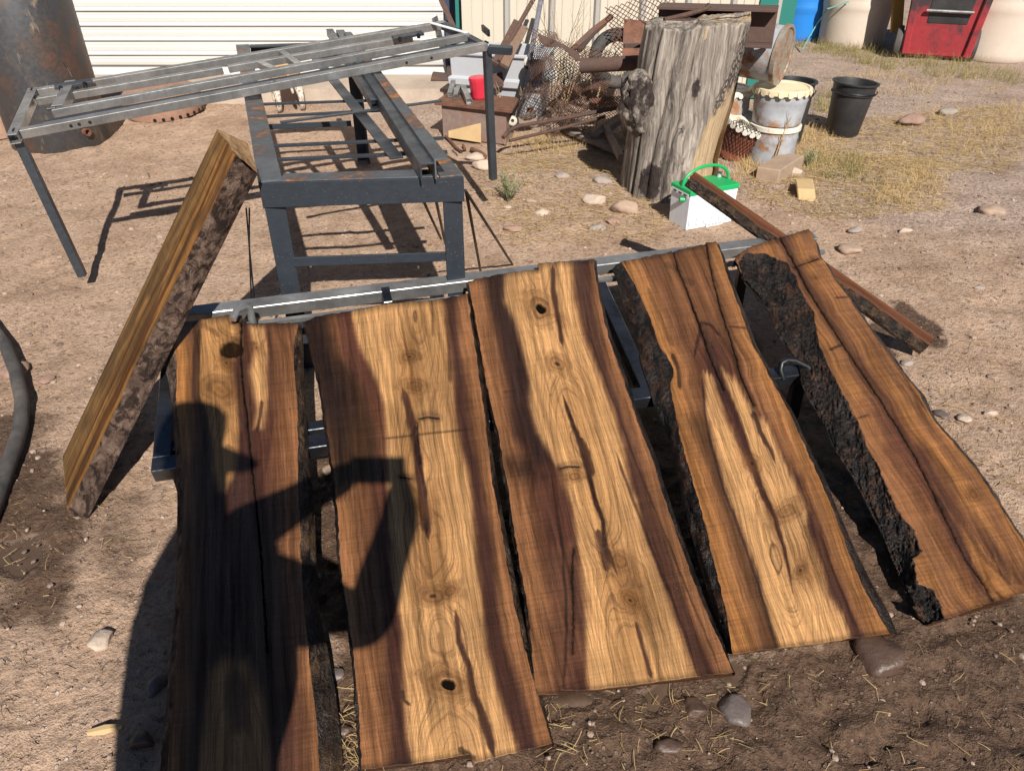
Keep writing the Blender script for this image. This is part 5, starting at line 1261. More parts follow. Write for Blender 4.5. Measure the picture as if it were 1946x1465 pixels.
pole('tarred_pole', dpts((1006, 118, 5.85), (1018, 55, 6.2), (1030, -10, 6.6)), .020, plastic('tar_grey', (.10, .10, .12), (.3, .3, .33), .6, .6, 14), 'dark tar-smeared pole standing upright in the mesh heap')
pole('tie_rod', dpts((972, 228, 5.55), (990, 172, 5.75), (1003, 118, 5.95)), .015, BLACKSTEEL, 'dark tie rod with pale bushed ends leaning on the grey tote')
for px, py, Y, lab in ((974, 230, 5.52, 'pale round bushing at the lower end of the tie rod'), (1004, 118, 5.9, 'pale round bushing at the upper end of the tie rod')):
    c = D(px, py, Y)
    lathe_thing('bushing', [(.028, -.02), (.034, -.015), (.034, .015), (.028, .02), (.012, .02), (.012, -.02)], (c[0], c[1], max(.04, c[2])), plastic('cream_rubber', (.5, .47, .38), (.3, .25, .2), .6, .6, 20) if 'cream_rubber' not in MATS else MATS['cream_rubber'], lab, 'bushing', 20, Matrix.Rotation(1.3, 4, 'X'), 'tie rod bushings')
pole('rebar', dpts((956, 262, 5.05), (968, 248, 5.1), (985, 240, 5.15), (1080, 224, 5.2), (1180, 204, 5.25)), .014, RUST_DK, 'thick bent rebar lying low in front of the mesh heap')
pole('rebar', dpts((968, 268, 5.0), (1060, 246, 5.1), (1150, 222, 5.2)), .011, RUST_DK, 'thinner straight rebar lying below the bent one')
pole('stick', dpts((1085, 98, 5.9), (1125, 60, 6.05), (1162, 32, 6.2)), .022, rusty('charred_stick', (.12, .07, .055), .4, .8), 'thick dark stick poking up and right from the mesh heap', 'stick')
pole('stick', dpts((1100, 98, 5.9), (1128, 64, 6.05), (1150, 45, 6.15)), .017, RUST_DK, 'thinner dark stick bound to the thick one poking from the heap', 'stick')
c0, c1 = D(1104, 126, 5.0), D(1212, 120, 4.9)
thing(MB().tube([c0, c1], .044, 20), 'rusty_pipe', RUST, 'short thick rust-brown pipe jutting left from behind the stump', 'pipe', smooth=True)
thing(MB().bar(D(1186, 88, 5.0), D(1250, 86, 5.0), .05, .02), 'flat_iron', RUST_DK, 'dark flat iron strip above the short thick pipe', 'flat iron')
# rusty plate and tyre behind the fence wire
thing(MB().hexa([D(1182, 112, 6.05), D(1238, 112, 6.0), D(1238, 112, 6.03), D(1182, 112, 6.08), D(1186, 36, 6.2), D(1240, 42, 6.2), D(1240, 42, 6.23), D(1186, 36, 6.23)]), 'rusty_plate', RUST_RED, 'square rust-red plate standing behind the stump', 'steel plate')
c = D(1172, 112, 6.2)
bmt = MB(); mt = Matrix.Translation(V3(c)) @ Matrix.Rotation(1.35, 4, 'X')
prof = [(.17 + .05 * math.cos(a_), .05 * math.sin(a_)) for a_ in np.linspace(0, 2 * math.pi, 11)]
thing(bmt.lathe(prof, 32, mt), 'worn_tyre', RUBBER, 'worn black tyre standing behind the wire panel by the stump', 'tyre', smooth=True)
# low timber and steel offcuts in the stump's shadow
thing(MB().bar(D(985, 230, 5.7), D(1018, 222, 5.72), .06, .05), 'timber_offcut', GREYWOOD, 'grey timber offcut lying under the grey tote', 'timber')
thing(MB().bar(D(1008, 214, 5.8), D(1008, 206, 5.8), .05, .03, (0, 1, 0)), 'brick_piece', RUST_RED, 'small brown brick standing against the grey tote', 'brick')
for k, (p0, p1, w, h, lab) in enumerate([((1075, 245), (1185, 290), .10, .03, 'dark plank lying flat in the stump shadow'), ((1130, 262), (1178, 225), .07, .05, 'short dark plank crossing another in the stump shadow'), ((1150, 240), (1180, 300), .04, .04, 'dark bar lying nearest the stump in its shadow')]):
    thing(MB().bar(G(*p0, .03 + k * .03), G(*p1, .05 + k * .04), w, h), 'dark_plank', GREYWOOD, lab, 'plank', 'planks lying in the stump shadow', bevel=.003)

# ------------------------------------------------------------------ stump
def make_stump():
    Yc = 4.52
    left = [(1183, 389), (1190, 340), (1200, 262), (1214, 180), (1224, 110), (1236, 46), (1238, 42)]
    right = [(1368, 330), (1366, 312), (1378, 258), (1396, 200), (1412, 130), (1424, 62), (1428, 44)]
    L = np.array([D(x, y, 4.42) for x, y in left]); R = np.array([D(x, y, 4.55) for x, y in right])
    zs = np.linspace(-.03, .925, 90); nA = 160
    base = np.array([(L[0, 0] + R[0, 0]) / 2, Yc, 0])
    vs = np.zeros((len(zs), nA, 3)); pale = np.zeros((len(zs), nA)); bk = pale.copy(); ch = pale.copy()
    ang = np.linspace(0, 2 * np.pi, nA, endpoint=False)
    for i, z in enumerate(zs):
        xl = np.interp(z, L[:, 2], L[:, 0]); xr = np.interp(z, R[:, 2], R[:, 0])
        cx = (xl + xr) / 2; rx = (xr - xl) / 2
        ry = .23 + .10 * (1 - z) ** 2
        yc = Yc + .10 * (1 - z) * .2 + (.05 * z)
        co, si = np.cos(ang), np.sin(ang)
        e = 2.6
        sup = (np.abs(co) ** e + np.abs(si) ** e) ** (-1 / e)
        # vertical flutes
        fl = 1 + .06 * (fbm(ang * 2.5, z * 1.1 + 0 * ang, 3, 3) - .5) * 2 + .012 * np.sin(ang * 7 + z * 1.2) + .02 * (fbm(ang * 22, z * 2.5 + 0 * ang, 3, 6) - .5) * 2
        groove = np.exp(-((ang - (4.30 + .30 * z)) / .045) ** 2) * .13 + np.exp(-((ang - (4.02 + .25 * z)) / .035) ** 2) * .09 + np.exp(-((ang - (4.95 + .1 * z)) / .03) ** 2) * .08 * sstep(.6, .75, z) + np.exp(-((ang - (3.7 + .2 * z)) / .04) ** 2) * .08
        fl = fl - groove
        vs[i, :, 0] = cx + rx * co * sup * np.clip(fl, .8, 1.06) ; vs[i, :, 1] = yc + ry * si * sup * fl
        vs[i, :, 2] = z
        front = sstep(.1, -.4, si)
        xx = (vs[i, :, 0] - cx) / rx
        nz = (fbm(ang * 6, z * 5 + 0 * ang, 3, 12) - .5)
        # sapwood laid bare low on the right
        bd = -.02 + .78 * z
        vs[i, :, 1] += np.where(si < .2, np.maximum(0, xx - bd) * rx * .9, 0) * sstep(.2, -.2, si)
        pale[i] = sstep(-.04, .05, xx - bd + nz * .22) * sstep(.60, .50, z + nz * .35) * sstep(.3, -.1, si)
        strip = np.exp(-((xx - .02) / .05) ** 2) * sstep(.64, .70, z + nz * .1) * .8
        pale[i] = np.maximum(pale[i], strip * (nz > -.1))
        bk[i] = sstep(0, .06, xx - bd + .02 + nz * .25) * sstep(.48, .56, z + nz * .35) * sstep(.93, .86, z)
        pale[i] = np.maximum(pale[i], sstep(.9, .96, xx) * .8)
        ch[i] = np.exp(-(((xx + .6) / .25) ** 2 + ((z - .10) / .13) ** 2)) * 1.0 + .75 * np.exp(-(((xx + .02) / .12) ** 2 + ((z - .63) / .09) ** 2)) + .6 * np.exp(-(((xx + .15) / .1) ** 2 + ((z - .40) / .06) ** 2)) + .45 * np.exp(-(((xx + .35) / .12) ** 2 + ((z - .28) / .12) ** 2)) + .35 * sstep(.80, .92, z) * sstep(.2, -.2, xx)
    rim = (fbm(ang * 5, 0 * ang, 4, 44) - .5) * .06 + .02 * np.cos(ang)
    ztop = vs[-1, :, 2].copy()
    f = sstep(.7, .925, zs)[:, None]
    vs[:, :, 2] += f * rim[None]
    verts = vs.reshape(-1, 3); n = len(zs)
    i = np.arange(n * nA).reshape(n, nA)
    j = np.roll(i, -1, 1)
    q = np.stack([i[:-1], j[:-1], j[1:], i[1:]], -1).reshape(-1, 4)
    # top: rings to the middle
    rings = [vs[-1]]; c = vs[-1].mean(0)
    for s_ in (.9, .75, .55, .3, .02):
        rr = c + (vs[-1] - c) * s_; rr[:, 2] = vs[-1][:, 2] * s_ + (c[2]) * (1 - s_) + (fbm(ang * 3, 0 * ang + s_ * 4, 3, 70) - .55) * .03; rings.append(rr)
    ex = np.concatenate(rings[1:]); o0 = len(verts); verts = np.concatenate([verts, ex])
    qs = [q]; prev = i[-1]
    for k in range(5):
        cur = o0 + k * nA + np.arange(nA)
        qs.append(np.stack([prev, np.roll(prev, -1), np.roll(cur, -1), cur], -1)); prev = cur
    o = fast_mesh('tree_stump', verts - base, np.concatenate(qs), STUMPM)
    o.location = base; ROOTS[o.name] = V3(base)
    z5 = np.zeros(5 * nA)
    topp = .55 * (fbm(np.tile(ang, 5) * 2, np.repeat(np.arange(5.), nA), 3, 5) > .5) * (np.tile(np.cos(ang), 5) > .2)
    fattr(o, 'pale', np.concatenate([pale.ravel(), topp])); fattr(o, 'barkmask', np.concatenate([bk.ravel(), z5])); fattr(o, 'char', np.concatenate([ch.ravel(), z5 + .25]))
    # burl
    c = D(1211, 190, 4.44); nb, mb_ = 64, 40
    bv = []
    for a_ in range(mb_):
        th = math.pi * a_ / (mb_ - 1)
        for k in range(nb):
            ph = 2 * math.pi * k / nb
            r_ = 1 + .30 * (float(fbm(np.array(ph * 1.9), np.array(th * 3.2), 4, 91)) - .5) * 2 - .10 * float(sstep(.5, .62, fbm(np.array(ph * 5), np.array(th * 4), 3, 97))) + .02 * math.sin(ph * 9 + th * 2)
            tp = math.cos(th)
            bv.append(c + np.array([.105 * math.sin(th) * math.cos(ph) * r_ + .0 + (.03 if tp < -.3 else 0) * (-tp - .3), .13 * math.sin(th) * math.sin(ph) * r_, .165 * tp * (1 if tp > 0 else 1.25)]))
    i = np.arange(mb_ * nb).reshape(mb_, nb); j = np.roll(i, -1, 1)
    qb = np.stack([i[:-1], i[1:], j[1:], j[:-1]], -1).reshape(-1, 4)
    bo = fast_mesh('burl', np.array(bv) - base, qb, STUMPM, o)
    thv = np.repeat(np.linspace(0, np.pi, mb_), nb)
    fattr(bo, 'pale', np.zeros(len(bv))); fattr(bo, 'barkmask', np.zeros(len(bv))); phv = np.tile(np.linspace(0, 2 * np.pi, nb, endpoint=False), mb_)
    fattr(bo, 'char', (.55 * np.exp(-((thv - 1.2) / .9) ** 2) + .75 * (fbm(phv * 2.4, thv * 3.0, 4, 99) - .42)))
    tag(o, 'large weathered grey tree stump with charred burl standing upright', 'stump')
make_stump()
# H beam lying on the stump and a small bar
def make_beam():
    p0, p1 = D(1250, 30, 4.95), D(1468, 33, 4.80)
    p0 = np.array([p0[0], 4.93, .955]); p1 = np.array([p1[0], 4.72, .965])
    mb = MB()
    mb.bar(p0, p1, .20, .016); mb.bar(p0, p1, .014, .17, (0, 0, 1), (0, -.094)); mb.bar(p0, p1, .20, .016, (0, 0, 1), (0, -.187))
    thing(mb, 'steel_beam', rusty('beam_rust', (.10, .06, .05), .3, .7, scale=5, rust=((.06, .032, .025), (.14, .075, .052))), 'rusty H-section steel beam lying level behind the stump top', 'steel beam', bevel=.002)
make_beam()
thing(MB().tube([D(1262, 38, 4.6), D(1300, 30, 4.65), D(1340, 18, 4.75), D(1348, 12, 4.76)], [.012, .014, .012, .02], 8), 'rusty_tool', RUST_DK, 'thin rusty tool handle lying across the stump top', 'tool', smooth=True)
thing(MB().bar(D(1270, 40, 4.62), D(1330, 40, 4.60), .05, .018), 'flat_iron', RUST_DK, 'dark flat iron lying on the stump top beside the tool handle', 'flat iron', bevel=.002)

# ------------------------------------------------------------------ pails
def pail(loc, rt, rb, h, mat, label, name='metal_pail', tilt=None, lid=None, lugs=True, group='paint pails beside the stump', lidmat=None, dent=0):
    r = empty(name, loc); Mx = Matrix.Translation(Vector([float(x) for x in loc])) @ (tilt if tilt is not None else Matrix.Identity(4))
    w = (lambda a_, z: dent * math.exp(-((a_ - 4.4) / .5) ** 2) * math.exp(-((z - h * .5) / .08) ** 2) + .006 * math.sin(a_ * 3 + z * 20)) if dent else None
    prof = [(rb * .96, 0), (rb, .006)] + [(rb + (rt - rb) * k / 12, .006 + (h - .02) * k / 12 + .0) for k in range(1, 13)]
    prof = [(rr + (.004 if abs(zz - h * .72) < .012 else 0), zz) for rr, zz in prof]
    MB().lathe(prof + [(rt + .004, h - .01), (rt + .004, h), (rt - .004, h), (rt - .006, h - .012)], 56, Mx, False, True, w).build('shell', mat, r, smooth=True)
    if lid:
        LM = lidmat or LID_W
        MB().lathe([(rt + .010, h - .022), (rt + .011, h + .006), (rt + .004, h + .010), (rt - .008, h + .008), (rt - .012, h + .0), (.02, h + .002)], 56, Mx, True).build('lid', LM, r, smooth=True)
        if lugs:
            for k in range(20):
                a_ = 2 * math.pi * k / 20
                mb = MB(); c_ = Mx @ Matrix.Rotation(a_, 4, 'Z')
                pts = [(rt + .0115, -.018, h + .001), (rt + .0115, .018, h + .001), (rt + .013, .017, h - .022), (rt + .012, .008, h - .032), (rt + .012, -.008, h - .032), (rt + .013, -.017, h - .022)]
                v6 = [c_ @ Vector(p) for p in pts] + [c_ @ Vector((p[0] + .003, p[1], p[2])) for p in pts]
                mb.add(v6, [(0, 1, 2, 3, 4, 5), (11, 10, 9, 8, 7, 6)] + [(i, 6 + i, 6 + (i + 1) % 6, (i + 1) % 6) for i in range(6)])
                mb.build('lid_lug', LM, r)
    else:
        MB().lathe([(rt - .006, h - .004), (rb - .004, .012), (.01, .012)], 48, Mx, True).build('lining', mat, r, smooth=True)
    tag(r, label, 'pail', group)
    return r, Mx
pw = D(1478, 292, 5.02)
P0 = G(1478, 290, 0)
yy = 5.02
base = D(1474, 236, yy); zb = float(base[2])
pail((base[0], yy, 0.0), .155, .15, max(.10, zb), PAIL, 'lower grey rust-streaked pail under the dented white-lidded one', lid=True, lugs=False)
zb = max(.10, zb) + .012
ztop = D(1474, 166, yy)[2]
pail((base[0], yy, zb), .172, .155, float(ztop - zb), PAIL, 'dented grey rust-streaked pail with scalloped cream lid, upright beside the stump', lid=True, dent=-.10, lidmat=rusty('cream_lid', (.72, .58, .34), .55, .75, scale=6, rough=.5, base2=(.74, .66, .5), rust=((.3, .16, .06), (.5, .3, .12))))
zt = float(ztop) + .012
# drum on its side with rusted lid facing the viewer
til = Matrix.Rotation(math.radians(-8), 4, 'X') @ Matrix.Rotation(math.radians(56), 4, 'Z') @ Matrix.Rotation(math.radians(97), 4, 'X')
dc = D(1490, 108, yy - .1)
axis = til @ Vector((0, 0, 1))
pail((dc[0] - axis.x * .33, yy - .05 - axis.y * .33, dc[2] - axis.z * .33), .165, .16, .34, PAIL, 'grey pail lying on its side with rusty brown lid facing out, topmost of the stack', tilt=til, lid=True, lugs=False, lidmat=LID)
b2 = G(1395, 262, 0)
pail((1.45, 5.25, 0), .16, .15, .42, PAIL, 'grey pail half hidden in shadow between stump and white-lidded pail', lid=True, lugs=True)
tl2 = Matrix.Rotation(math.radians(14), 4, 'Y') @ Matrix.Rotation(math.radians(14), 4, 'X')
pc = G(1400, 308, 0)
pail((pc[0], pc[1] + .12, .015), .145, .12, .25, PAIL_RED, 'tilted red-brown pail with white lid and wire netting at the stump foot', tilt=tl2, lid=True, lidmat=LID_W)
def net(u, v):
    a_ = -2.6 + 1.9 * u
    rr, h_ = (.152 - .0 * v, .27 - .0 * v) if v < .0 else (.0, 0)
    if v < .45: k = v / .45; p = Vector(((.07 + .09 * k) * math.cos(a_), (.07 + .09 * k) * math.sin(a_), .268))
    else: k = (v - .45) / .55; p = Vector(((.162 - .03 * k) * math.cos(a_), (.162 - .03 * k) * math.sin(a_), .268 - .2 * k))
    w = Matrix.Translation(Vector((pc[0], pc[1] + .12, .015))) @ tl2 @ p
    return (w.x, w.y, w.z)
thing(diamond_mesh(net, 22, 14, .0022), 'wire_netting', BLACKSTEEL, 'scrap of wire netting draped over the tilted red-brown pail', 'wire netting')
def bucket(loc, rt, rb, h, label, tilt=None):
    r = empty('black_bucket', loc); Mx = Matrix.Translation(Vector([float(x) for x in loc])) @ (tilt if tilt is not None else Matrix.Identity(4))
    prof = [(rb * .93, .0), (rb, .008), (rb + (rt - rb) * .78, h * .78), (rt + .006, h * .79), (rt + .006, h * .805), (rt - .004, h * .815), (rt - .001, h * .90), (rt, h * .935), (rt + .002, h * .97), (rt + .014, h * .975), (rt + .014, h), (rt - .006, h), (rt - .01, h * .96), (rb - .01, .02), (.005, .02)]
    MB().lathe(prof, 64, Mx, True, True).build('shell', BLACKPL, r, smooth=True)
    hp = [Mx @ Vector(((rt + .012) * math.cos(a_), (rt + .012) * math.sin(a_) , h * .86 - .01 * math.sin(a_ - 3.3))) for a_ in np.linspace(3.3, 6.1, 14)]
    MB().tube(hp, .004, 6).build('handle', BLACKSTEEL, r, smooth=True)
    tag(r, label, 'bucket', 'black plastic buckets')
c = G(1604, 258, 0)
bucket((c[0], c[1] + .06, 0), .150, .118, .37, 'empty black plastic bucket standing alone on the dirt right of the pails', Matrix.Rotation(.05, 4, 'Y'))
c = D(1497, 205, 5.5)
bucket((c[0], 5.45, .0), .135, .115, .43, 'black plastic bucket tucked behind the stack of paint pails')

# ------------------------------------------------------------------ battery
def make_battery():
    a = G(1303, 441, 0); b = G(1394, 423, 0); c = G(1265, 426, 0)
    ex = (b - a) / np.linalg.norm(b - a); L = .315
    ey = np.array([-ex[1], ex[0], 0]); Wd = .172; H = .195
    r = empty('car_battery', a + ex * L / 2 + ey * Wd / 2)
    def blk(x0, x1, y0, y1, z0, z1, tap=0):
        q = [(x0, y0), (x1, y0), (x1, y1), (x0, y1)]
        lo = [a + ex * (x + (tap if x == x0 else -tap)) + ey * (y + (tap if y == y0 else -tap)) + [0, 0, z0] for x, y in q]; hi = [a + ex * x + ey * y + [0, 0, z1] for x, y in q]
        return MB().hexa([*lo, *hi])
    blk(0, L, 0, Wd, .004, H, .005).build('case', BATT, r, bevel=.004)
    for k in range(6):
        blk(.012 + k * .05, .050 + k * .05, -.0025, .002, .03, H - .02).build('case_rib', BATT, r, bevel=.001)
    lid = blk(-.004, L + .004, -.004, Wd + .004, H + .0005, H + .028).build('lid', GREENPL, r, bevel=.004)
    blk(.03, .14, .04, .11, H + .0285, H + .045).build('vent_cap', GREENPL, lid, bevel=.004)
    blk(.17, .28, .04, .11, H + .0285, H + .045).build('vent_cap', GREENPL, lid, bevel=.004)
    for x, m in ((.10, REDCUP), (.285, GREYPL)):
        p_ = a + ex * x + ey * .135 + [0, 0, H + .028]
        MB().lathe([(.013, 0), (.011, .028), (.003, .029)], 16, Matrix.Translation(V3(p_)), True, True).build('terminal', m, r, smooth=True)
    # white brand strip under the left rim, and print blocks
    blk(-.0065, -.0045, .01, .16, H - .012, H + .008).build('label_strip', STRAP, r)
    for k in range(3):
        blk(-.0078, -.0068, .025 + k * .045, .05 + k * .045, H - .006, H + .002).build('label_print', BLACKPL, r)
    blk(.13, .24, -.0035, -.0028, .006, .030).build('label_strip', STRAP, r)
    for k in range(4):
        blk(.14 + k * .025, .156 + k * .025, -.0045, -.0038, .012, .024).build('label_print', GREYPL, r)
    pts = []
    for s_ in np.linspace(0, math.pi, 22):
        pts.append(a + ex * (L / 2 - .150 * math.cos(s_) ) + ey * (Wd * .5) + [0, 0, H + .02 + .10 * math.sin(s_) ** .8])
    MB().tube(pts, .0085, 8, True, 1.0).build('handle', GREENPL, r, smooth=True)
    p_ = a + ex * -.004 + ey * .05 + [0, 0, H - .03]
    MB().lathe([(.014, -.006), (.014, .02), (.006, .022)], 12, Matrix.Translation(V3(p_)) @ Matrix.Rotation(-math.pi / 2, 4, 'Y'), True, True).build('handle_lug', GREENPL, r, smooth=True)
    tag(r, 'white battery with bright green lid and arched carry handle at the stump foot', 'battery')
make_battery()

# ------------------------------------------------------------------ blocks and bricks
def pblock(name, corners, h, mat, label, cat, skew=(0, 0)):
    lo = [G(x, y, 0) - [0, 0, .01] for x, y in corners]
    hi = [p + [skew[0], skew[1], h] for p in lo]
    return thing(MB().hexa([*lo, *hi]), name, mat, label, cat, bevel=.006)
pblock('concrete_block', [(1434, 345), (1478, 352), (1524, 322), (1480, 316)], .10, BLOCKW, 'long tan block lying in the dry grass below the pails', 'block', (.0, .01))
pblock('wood_offcut', [(1518, 383), (1552, 384), (1548, 362), (1514, 362)], .075, CARD, 'small tan offcut block standing in the dirt right of the battery', 'wood block', (-.015, .03))

# ------------------------------------------------------------------ barrels and bin
def barrel(c, R, H, mat, label, rings, tilt=None, taper=0.06):
    r = empty('plastic_barrel', c); Mx = Matrix.Translation(Vector([float(x) for x in c])) @ (tilt if tilt is not None else Matrix.Identity(4))
    prof = [(R * .90, 0), (R * (1 - taper) , .03)]
    zz = .03; N = 26
    for k in range(1, N + 1):
        z = .03 + (H - .06) * k / N; rr = R * (1 - taper + 2 * taper * min(1, z / (H * .5)) * .5)
        for rz in rings:
            rr += .014 * math.exp(-((z - rz) / .03) ** 2)
        prof.append((rr, z))
    prof += [(R * .94, H), (.02, H)]
    MB().lathe(prof, 64, Mx, True, True).build('shell', mat, r, smooth=True)
    tag(r, label, 'barrel', 'plastic barrels in the far corner')
barrel((3.52, 9.95, 0), .31, .95, BLUEPL, 'bright blue plastic barrel beside the green building corner', [.35, .68])
c = G(1636, 94, 0); barrel((c[0], c[1] + .35, 0), .38, 1.1, CREAMPL, 'cream plastic barrel left of the red bin', [.42, .78])
c = G(1905, 122, 0); barrel((c[0] + .08, c[1] + .45, 0), .46, 1.2, CREAMPL, 'large cream plastic barrel at the right edge beside the red bin', [.50, .85])
def make_bin():
    bl, br = G(1716, 112, 0), G(1832, 120, 0)
    ex = (br - bl) / np.linalg.norm(br - bl); ey = np.array([-ex[1], ex[0], 0]); Wb = np.linalg.norm(br - bl)
    r = empty('wheelie_bin', (bl + br) / 2 + ey * .25)
    zs = [(0.03, 0.0), (.35, .035), (.75, .075), (1.02, .10)]
    rings = [[bl - ex * g - ey * g * .6 + [0, 0, z], br + ex * g - ey * g * .6 + [0, 0, z], br + ex * g + ey * (.45 + g) + [0, 0, z], bl - ex * g + ey * (.45 + g) + [0, 0, z]] for z, g in zs]
    vs = sum(rings, []); fs = [(3, 2, 1, 0), (12, 13, 14, 15)]
    for k in range(3):
        for i in range(4):
            j = (i + 1) % 4; fs.append((k * 4 + i, k * 4 + j, k * 4 + 4 + j, k * 4 + 4 + i))
    MB().add(vs, fs).build('body', REDBIN, r, bevel=.025)
    F = lambda x, z, d_: bl + ex * (Wb * x) + [0, 0, z] - ey * (d_ + z * .058)
    # raised frame around a recessed dark panel
    for x in (.0, 1.0):
        MB().bar(F(x, .05, .012), F(x + (.12 if x else -.12), 1.0, .012), .07, .05, ey).build('rib', REDBIN, r, bevel=.01)
    MB().hexa([F(.22, .36, .006), F(.86, .36, .006), F(.86, .36, -.03), F(.22, .36, -.03), F(.18, .95, .006), F(.9, .95, .006), F(.9, .95, -.03), F(.18, .95, -.03)]).build('panel', BLACKPL, r, bevel=.004)
    MB().tube([F(.16, .48, .035), F(.90, .48, .035)], .016, 10).build('grab_bar', STEEL, r, smooth=True)
    w = bl - ex * .09 + ey * .10 + [0, 0, .155]
    MB().lathe([(.15, -.03), (.155, -.02), (.155, .02), (.15, .03), (.06, .035), (.02, .035)], 32, Matrix.Translation(V3(w)) @ Vector(-ex).to_track_quat('Z', 'Y').to_matrix().to_4x4(), True, True).build('wheel', RUBBER, r, smooth=True)
    w = br + ex * .05 + ey * .14 + [0, 0, .155]
    MB().lathe([(.15, -.03), (.155, -.02), (.155, .02), (.15, .03), (.06, .035), (.02, .035)], 32, Matrix.Translation(V3(w)) @ Vector(ex).to_track_quat('Z', 'Y').to_matrix().to_4x4(), True, True).build('wheel', RUBBER, r, smooth=True)
    tag(r, 'scuffed red wheelie bin with dark faded patches between cream barrels', 'bin')
make_bin()
thing(MB().bar(D(1703, 62, 9.0), D(1712, -60, 9.3), .12, .04, (0, -1, 0)), 'yellow_board', YELLOWW, 'yellow timber board standing behind the red bin', 'wood board', bevel=.003)
pole('steel_pole', dpts((1484, 62, 8.6), (1478, 20, 8.7), (1474, -20, 8.8)), .02, RUST_DK, 'thin dark pole leaning at the green building corner', group=None)
thing(MB().tube([G(1524, 96, .02), G(1550, 50, .25), G(1572, 18, .45), G(1612, 4, .48)], .008, 6), 'green_hose', plastic('teal_hose', (.1, .3, .25), (.2, .3, .25), .3), 'thin green hose arching up from the weeds by the blue barrel', 'hose', smooth=True)

# ------------------------------------------------------------------ rocks
def ico(sub=2):
    bm = bmesh.new(); bmesh.ops.create_icosphere(bm, subdivisions=sub, radius=1)
    v = np.array([x.co[:] for x in bm.verts]); f = [[x.index for x in y.verts] for y in bm.faces]; bm.free(); return v, np.array(f)
IV, IF = ico(3); IV1, IF1 = ico(1)
def rock(px, py, wpx, hpx, mat, label, seed, flat=.55, angular=.25, name='rock', sink=.25):
    c = G(px, py, 0); dep = np.linalg.norm(c - [0, 0, CAM_H])
    s = wpx * dep / FPX / 2 * 1.08
    rg = np.random.default_rng(seed)
    v = IV.copy()
    for k in range(12):                      # knock flats off the ball
        d = rg.normal(size=3); d /= np.linalg.norm(d); h = .55 + .3 * rg.random()
        pr = v @ d; ov = np.maximum(0, pr - h); v = v - np.outer(ov, d) * (.8 if angular < .5 else 1)
    v = v * (1 + .12 * (fbm(v[:, 0] * 3 + seed, v[:, 1] * 3 + v[:, 2] * 2, 3, seed) - .5)[:, None] * 2 + .10 * (fbm(v[:, 0] * 7 + seed, v[:, 1] * 7 + v[:, 2] * 5, 3, seed + 1) - .5)[:, None])
    a = rg.random() * 6.28; R = np.array([[math.cos(a), -math.sin(a), 0], [math.sin(a), math.cos(a), 0], [0, 0, 1]])
    asp = min(1.0, max(.4, hpx / wpx))
    v = v @ np.diag([1, asp * 1.05, flat]); v = v * s
    v[:, 2] += s * flat * (1 - sink) * .55
    o = fast_mesh(name, v, IF, mat, None, True)
    o.location = (c[0], c[1], float(soil_height(np.array(c[0]), np.array(c[1]))))
    ROOTS[o.name] = V3(o.location)
    tag(o, label, 'rock', 'rocks lying about the yard')
